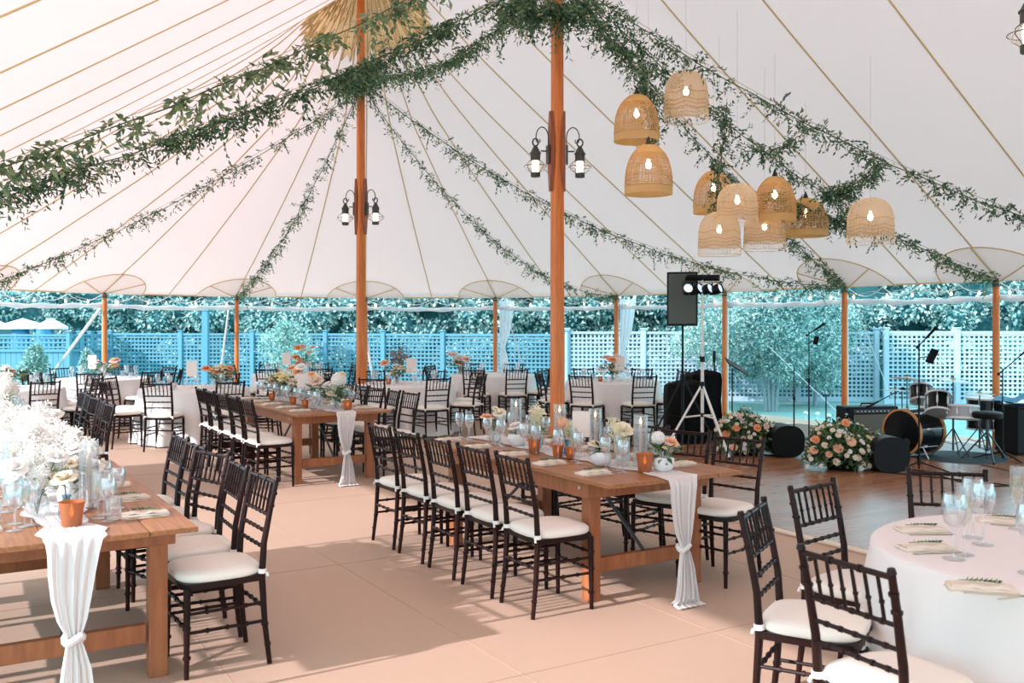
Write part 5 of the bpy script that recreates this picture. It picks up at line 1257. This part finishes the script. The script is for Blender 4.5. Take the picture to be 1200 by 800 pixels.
def hedge(x0, x1, y0, y1, h, lb, seed, mt='hedge', dens=1.0, bias=0):
    rn = random.Random(seed); L = math.hypot(x1-x0, y1-y0); n = int(L*5.5*dens); cs = []; rs = []; per = []
    for i in range(n):
        q = rn.random(); z = rn.uniform(.8, 3.3)
        cs.append(((x1-x0)*q, (y1-y0)*q+rn.uniform(-.35, .5), z)); r_ = rn.uniform(.32, .62); rs.append((r_, r_*.8, r_*.8)); per.append(260*r_**2/.2)
    o = empty('hedge', (x0, y0, GZ), 0, lb, 'hedge', 'hedges behind the fence')
    V, F = foliage_np(cs, rs, per, .13, .075, seed); leaf_obj('leaves', V, F, mt, o)
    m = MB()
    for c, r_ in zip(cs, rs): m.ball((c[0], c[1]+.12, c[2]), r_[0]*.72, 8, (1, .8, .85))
    m.box(((x1-x0)/2, (y1-y0)/2+.55, h*.45), (L, .5, h*.9), rot=Matrix.Rotation(math.atan2(y1-y0, x1-x0), 3, 'Z')); m.build('shaded_core', M['hedgecore'], o)  # solid dark core imitates the shaded inside and closes off the sky
    return o
hz = [(-20.5, -14.5, 28.0, 28.0, 3.1, 'leafy trees behind the boarded fence at left', 1.0), (-14.5, -9.0, 28.0, 28.0, 3.8, 'dark hedge behind the corner of the fences', 1.3), (-9.0, -4.0, 27.6, 27.0, 3.9, 'dense hedge behind the orange centrepiece table', 1.4),
      (-4.0, 1.2, 27.0, 26.0, 4.0, 'dark large-leaved hedge between the two centre poles', 1.6), (1.2, 6.0, 26.0, 25.4, 3.9, 'pale green hedge right of the second centre pole', 1.5),
      (6.0, 11.0, 25.4, 24.6, 4.0, 'hedge behind the leafy tree and music stand', 1.5), (11.0, 17.5, 24.6, 23.6, 3.9, 'hedge behind the drum kit fence', 1.5)]
for i, (x0, x1, y0, y1, h, lb, dn) in enumerate(hz): hedge(x0, x1, y0, y1, h, lb, 20+i, 'hedge', dn)
def shrub(p, w, h, lb, seed, mt='hedge2', n=26, cone=False, cat='shrub', trunk=True, nm='leafy_shrub', z0=.1, droop=0, per_=330):
    rn = random.Random(seed); o = empty(nm, p, 0, lb, cat); cs = []; rs = []; per = []
    for i in range(n):
        q = (i+.5)/n; z = z0+(h-z0)*q; k = (1-q)**.8+.12 if cone else math.sin(PI*min(.97, q*.8+.18)); a = i*2.4; rr = w/2*k*rn.uniform(.2, .8)
        cs.append((rr*math.cos(a), rr*math.sin(a), z)); r_ = (w*.22*(k*.7+.35))*rn.uniform(.7, 1.2); rs.append((r_, r_, r_*.9)); per.append(per_*rn.uniform(.7, 1.2))
    V, F = foliage_np(cs, rs, per, .085, .04, seed); leaf_obj('leaves', V, F, mt, o)
    if trunk: m = MB(); m.tube([(0, 0, 0), (.03, 0, h*.5), (0, 0, h*.85)], [.05, .04, .015], 8); m.build('trunk', M['bark'], o)
    return o
shrub(Vector(((40-CXP)*20.5/FOC, 20.5, GZ)), .9, 1.42, 'pale variegated young evergreen before the boarded fence', 5, cone=True, n=30, nm='young_evergreen')
shrub(Vector(((4-CXP)*20.5/FOC, 20.5, GZ)), .7, 1.0, 'low pale shrub at the left edge before the boarded fence', 6, cone=True, n=20)
shrub(Vector(((102-CXP)*23.5/FOC, 23.5, GZ)), .6, 1.25, 'slim dark shrub in the fence corner', 7, mt='hedge', cone=True, n=18)
shrub(Vector(((902-CXP)*21.2/FOC, 21.2, GZ)), 2.7, 3.1, 'bushy leafy tree before the lattice fence left of the amplifier', 8, mt='hedge', n=46, cat='tree', nm='leafy_tree', z0=.9, per_=620)
shrub(Vector(((955-CXP)*22.4/FOC, 22.4, GZ)), 2.2, 2.9, 'dark climbing shrub on the fence behind the microphone stands', 9, mt='hedge', n=34, nm='climbing_shrub', z0=.5, per_=520)
shrub(Vector(((835-CXP)*22.6/FOC, 22.6, GZ)), 2.2, 2.9, 'pale bush behind the orange pole and draped equipment', 10, mt='hedge2', n=26, z0=1.1, per_=420)
shrub(Vector(((335-CXP)*24.4/FOC, 24.4, GZ)), 1.8, 1.9, 'pale shrub leaning before the lattice left of the far centre pole', 12, mt='hedge2', n=18, z0=.8, per_=260)
# bare grey multi stem trunks of the leafy tree
o = empty('grey_trunk', Vector(((900-CXP)*21.2/FOC, 21.0, GZ)), 0, 'pale grey multi stemmed trunk under the leafy tree', 'tree trunk')
for k in range(4): m = MB(); m.tube([(-.1+.07*k, 0, 0), (-.14+.10*k, .02, .5), (-.22+.15*k, 0, 1.1)], [.045, .035, .025], 7); m.build('stem', M['bark'], o)
# parasols beyond the boarded fence
for k, (px, w) in enumerate(((-8, 1.0), (27, 1.45), (60, .95))):
    p = Vector(((px-CXP)*26.8/FOC, 26.8, GZ)); o = empty('garden_parasol', p, 0, 'white garden parasol beyond the boarded fence, %s' % ('at the left edge', 'the largest', 'right of the largest')[k], 'parasol', 'parasols beyond the boarded fence')
    m = MB(); m.tube([(0, 0, 0), (0, 0, 2.1)], .03, 8); m.build('pole', M['alu'], o)
    m = MB(); m.lathe([(w/2, 1.80), (w/2, 1.86), (w*.3, 1.97), (.03, 2.10), (.001, 2.11)], 8); m.build('canopy', M['umb'], o, ang=20)
for k, px in enumerate((24, 52)):
    p = Vector(((px-CXP)*26.5/FOC, 26.5, GZ)); m = MB(); m.lathe([(.001, 0), (.20, 0), (.24, .3), (.25, 1.5), (.22, 1.78), (.24, 1.80), (.001, 1.80)], 18); o = m.build('rain_barrel', M['blue_tarp'], loc=p); tag(o, 'dark blue upright barrel under the %s parasol' % ('largest', 'right'), 'barrel') if False else tag(o, 'dark blue upright barrel under the %s parasol' % ('largest' if k == 0 else 'right'), 'barrel', 'barrels beyond the boarded fence')
# small white path lights on the lawn
for k, (px, py) in enumerate(((944, 485), (958, 486), (971, 488))):
    Y = FOC*(CAMZ-GZ-.12)/(py-HY); p = Vector(((px-CXP)*Y/FOC, Y, GZ)); m = MB(); m.tube([(0, 0, 0), (0, 0, .10)], .012, 6); m.ball((0, 0, .14), .05, 8, (1, 1, .8)); o = m.build('garden_light', M['white_plastic'], loc=p)
    tag(o, 'small white globe on the lawn, %s of three beyond the floor' % ('left', 'middle', 'right')[k], 'garden light', 'globes on the lawn')

# ------------------------------------------------------------------ light, camera
w = bpy.data.worlds.new('sky'); sc.world = w; w.use_nodes = True; nt = w.node_tree; bg = nt.nodes['Background']
bg.inputs["Color"].default_value = (.50, .86, 1.0, 1); bg.inputs['Strength'].default_value = SKY
sun = bpy.data.lights.new('sun', 'SUN'); sun.energy = SUN; sun.color = (1.0, .92, .97); sun.angle = R(.8); so = bpy.data.objects.new('sun', sun); COL.objects.link(so)
vd = uv(.0, 1); el = R(25.3); dirv = Vector((vd.x*math.cos(el), vd.y*math.cos(el), -math.sin(el))); so.rotation_euler = dirv.to_track_quat('-Z', 'Y').to_euler(); so.location = (-20, -10, 15)
cam = bpy.data.cameras.new('camera'); co = bpy.data.objects.new('camera', cam); COL.objects.link(co); co.location = (0, 0, CAMZ); co.rotation_euler = (PI/2, 0, 0)
cam.sensor_width = 36; cam.lens = FOC*36/1200; cam.shift_y = -(400-HY)/1200*1.0
cam.shift_y = (HY-400)/1200
cam.clip_end = 300; cam.dof.use_dof = True; cam.dof.focus_distance = 7.0; cam.dof.aperture_fstop = 4.5
sc.camera = co
sc.view_settings.view_transform = 'Standard'; sc.view_settings.look = 'None'; sc.view_settings.gamma = 1; sc.view_settings.exposure = EXPO; sc.view_settings.use_curve_mapping = False
sc.cycles.max_bounces = 8; sc.cycles.diffuse_bounces = 5; sc.cycles.transparent_max_bounces = 32; sc.cycles.sample_clamp_indirect = 8
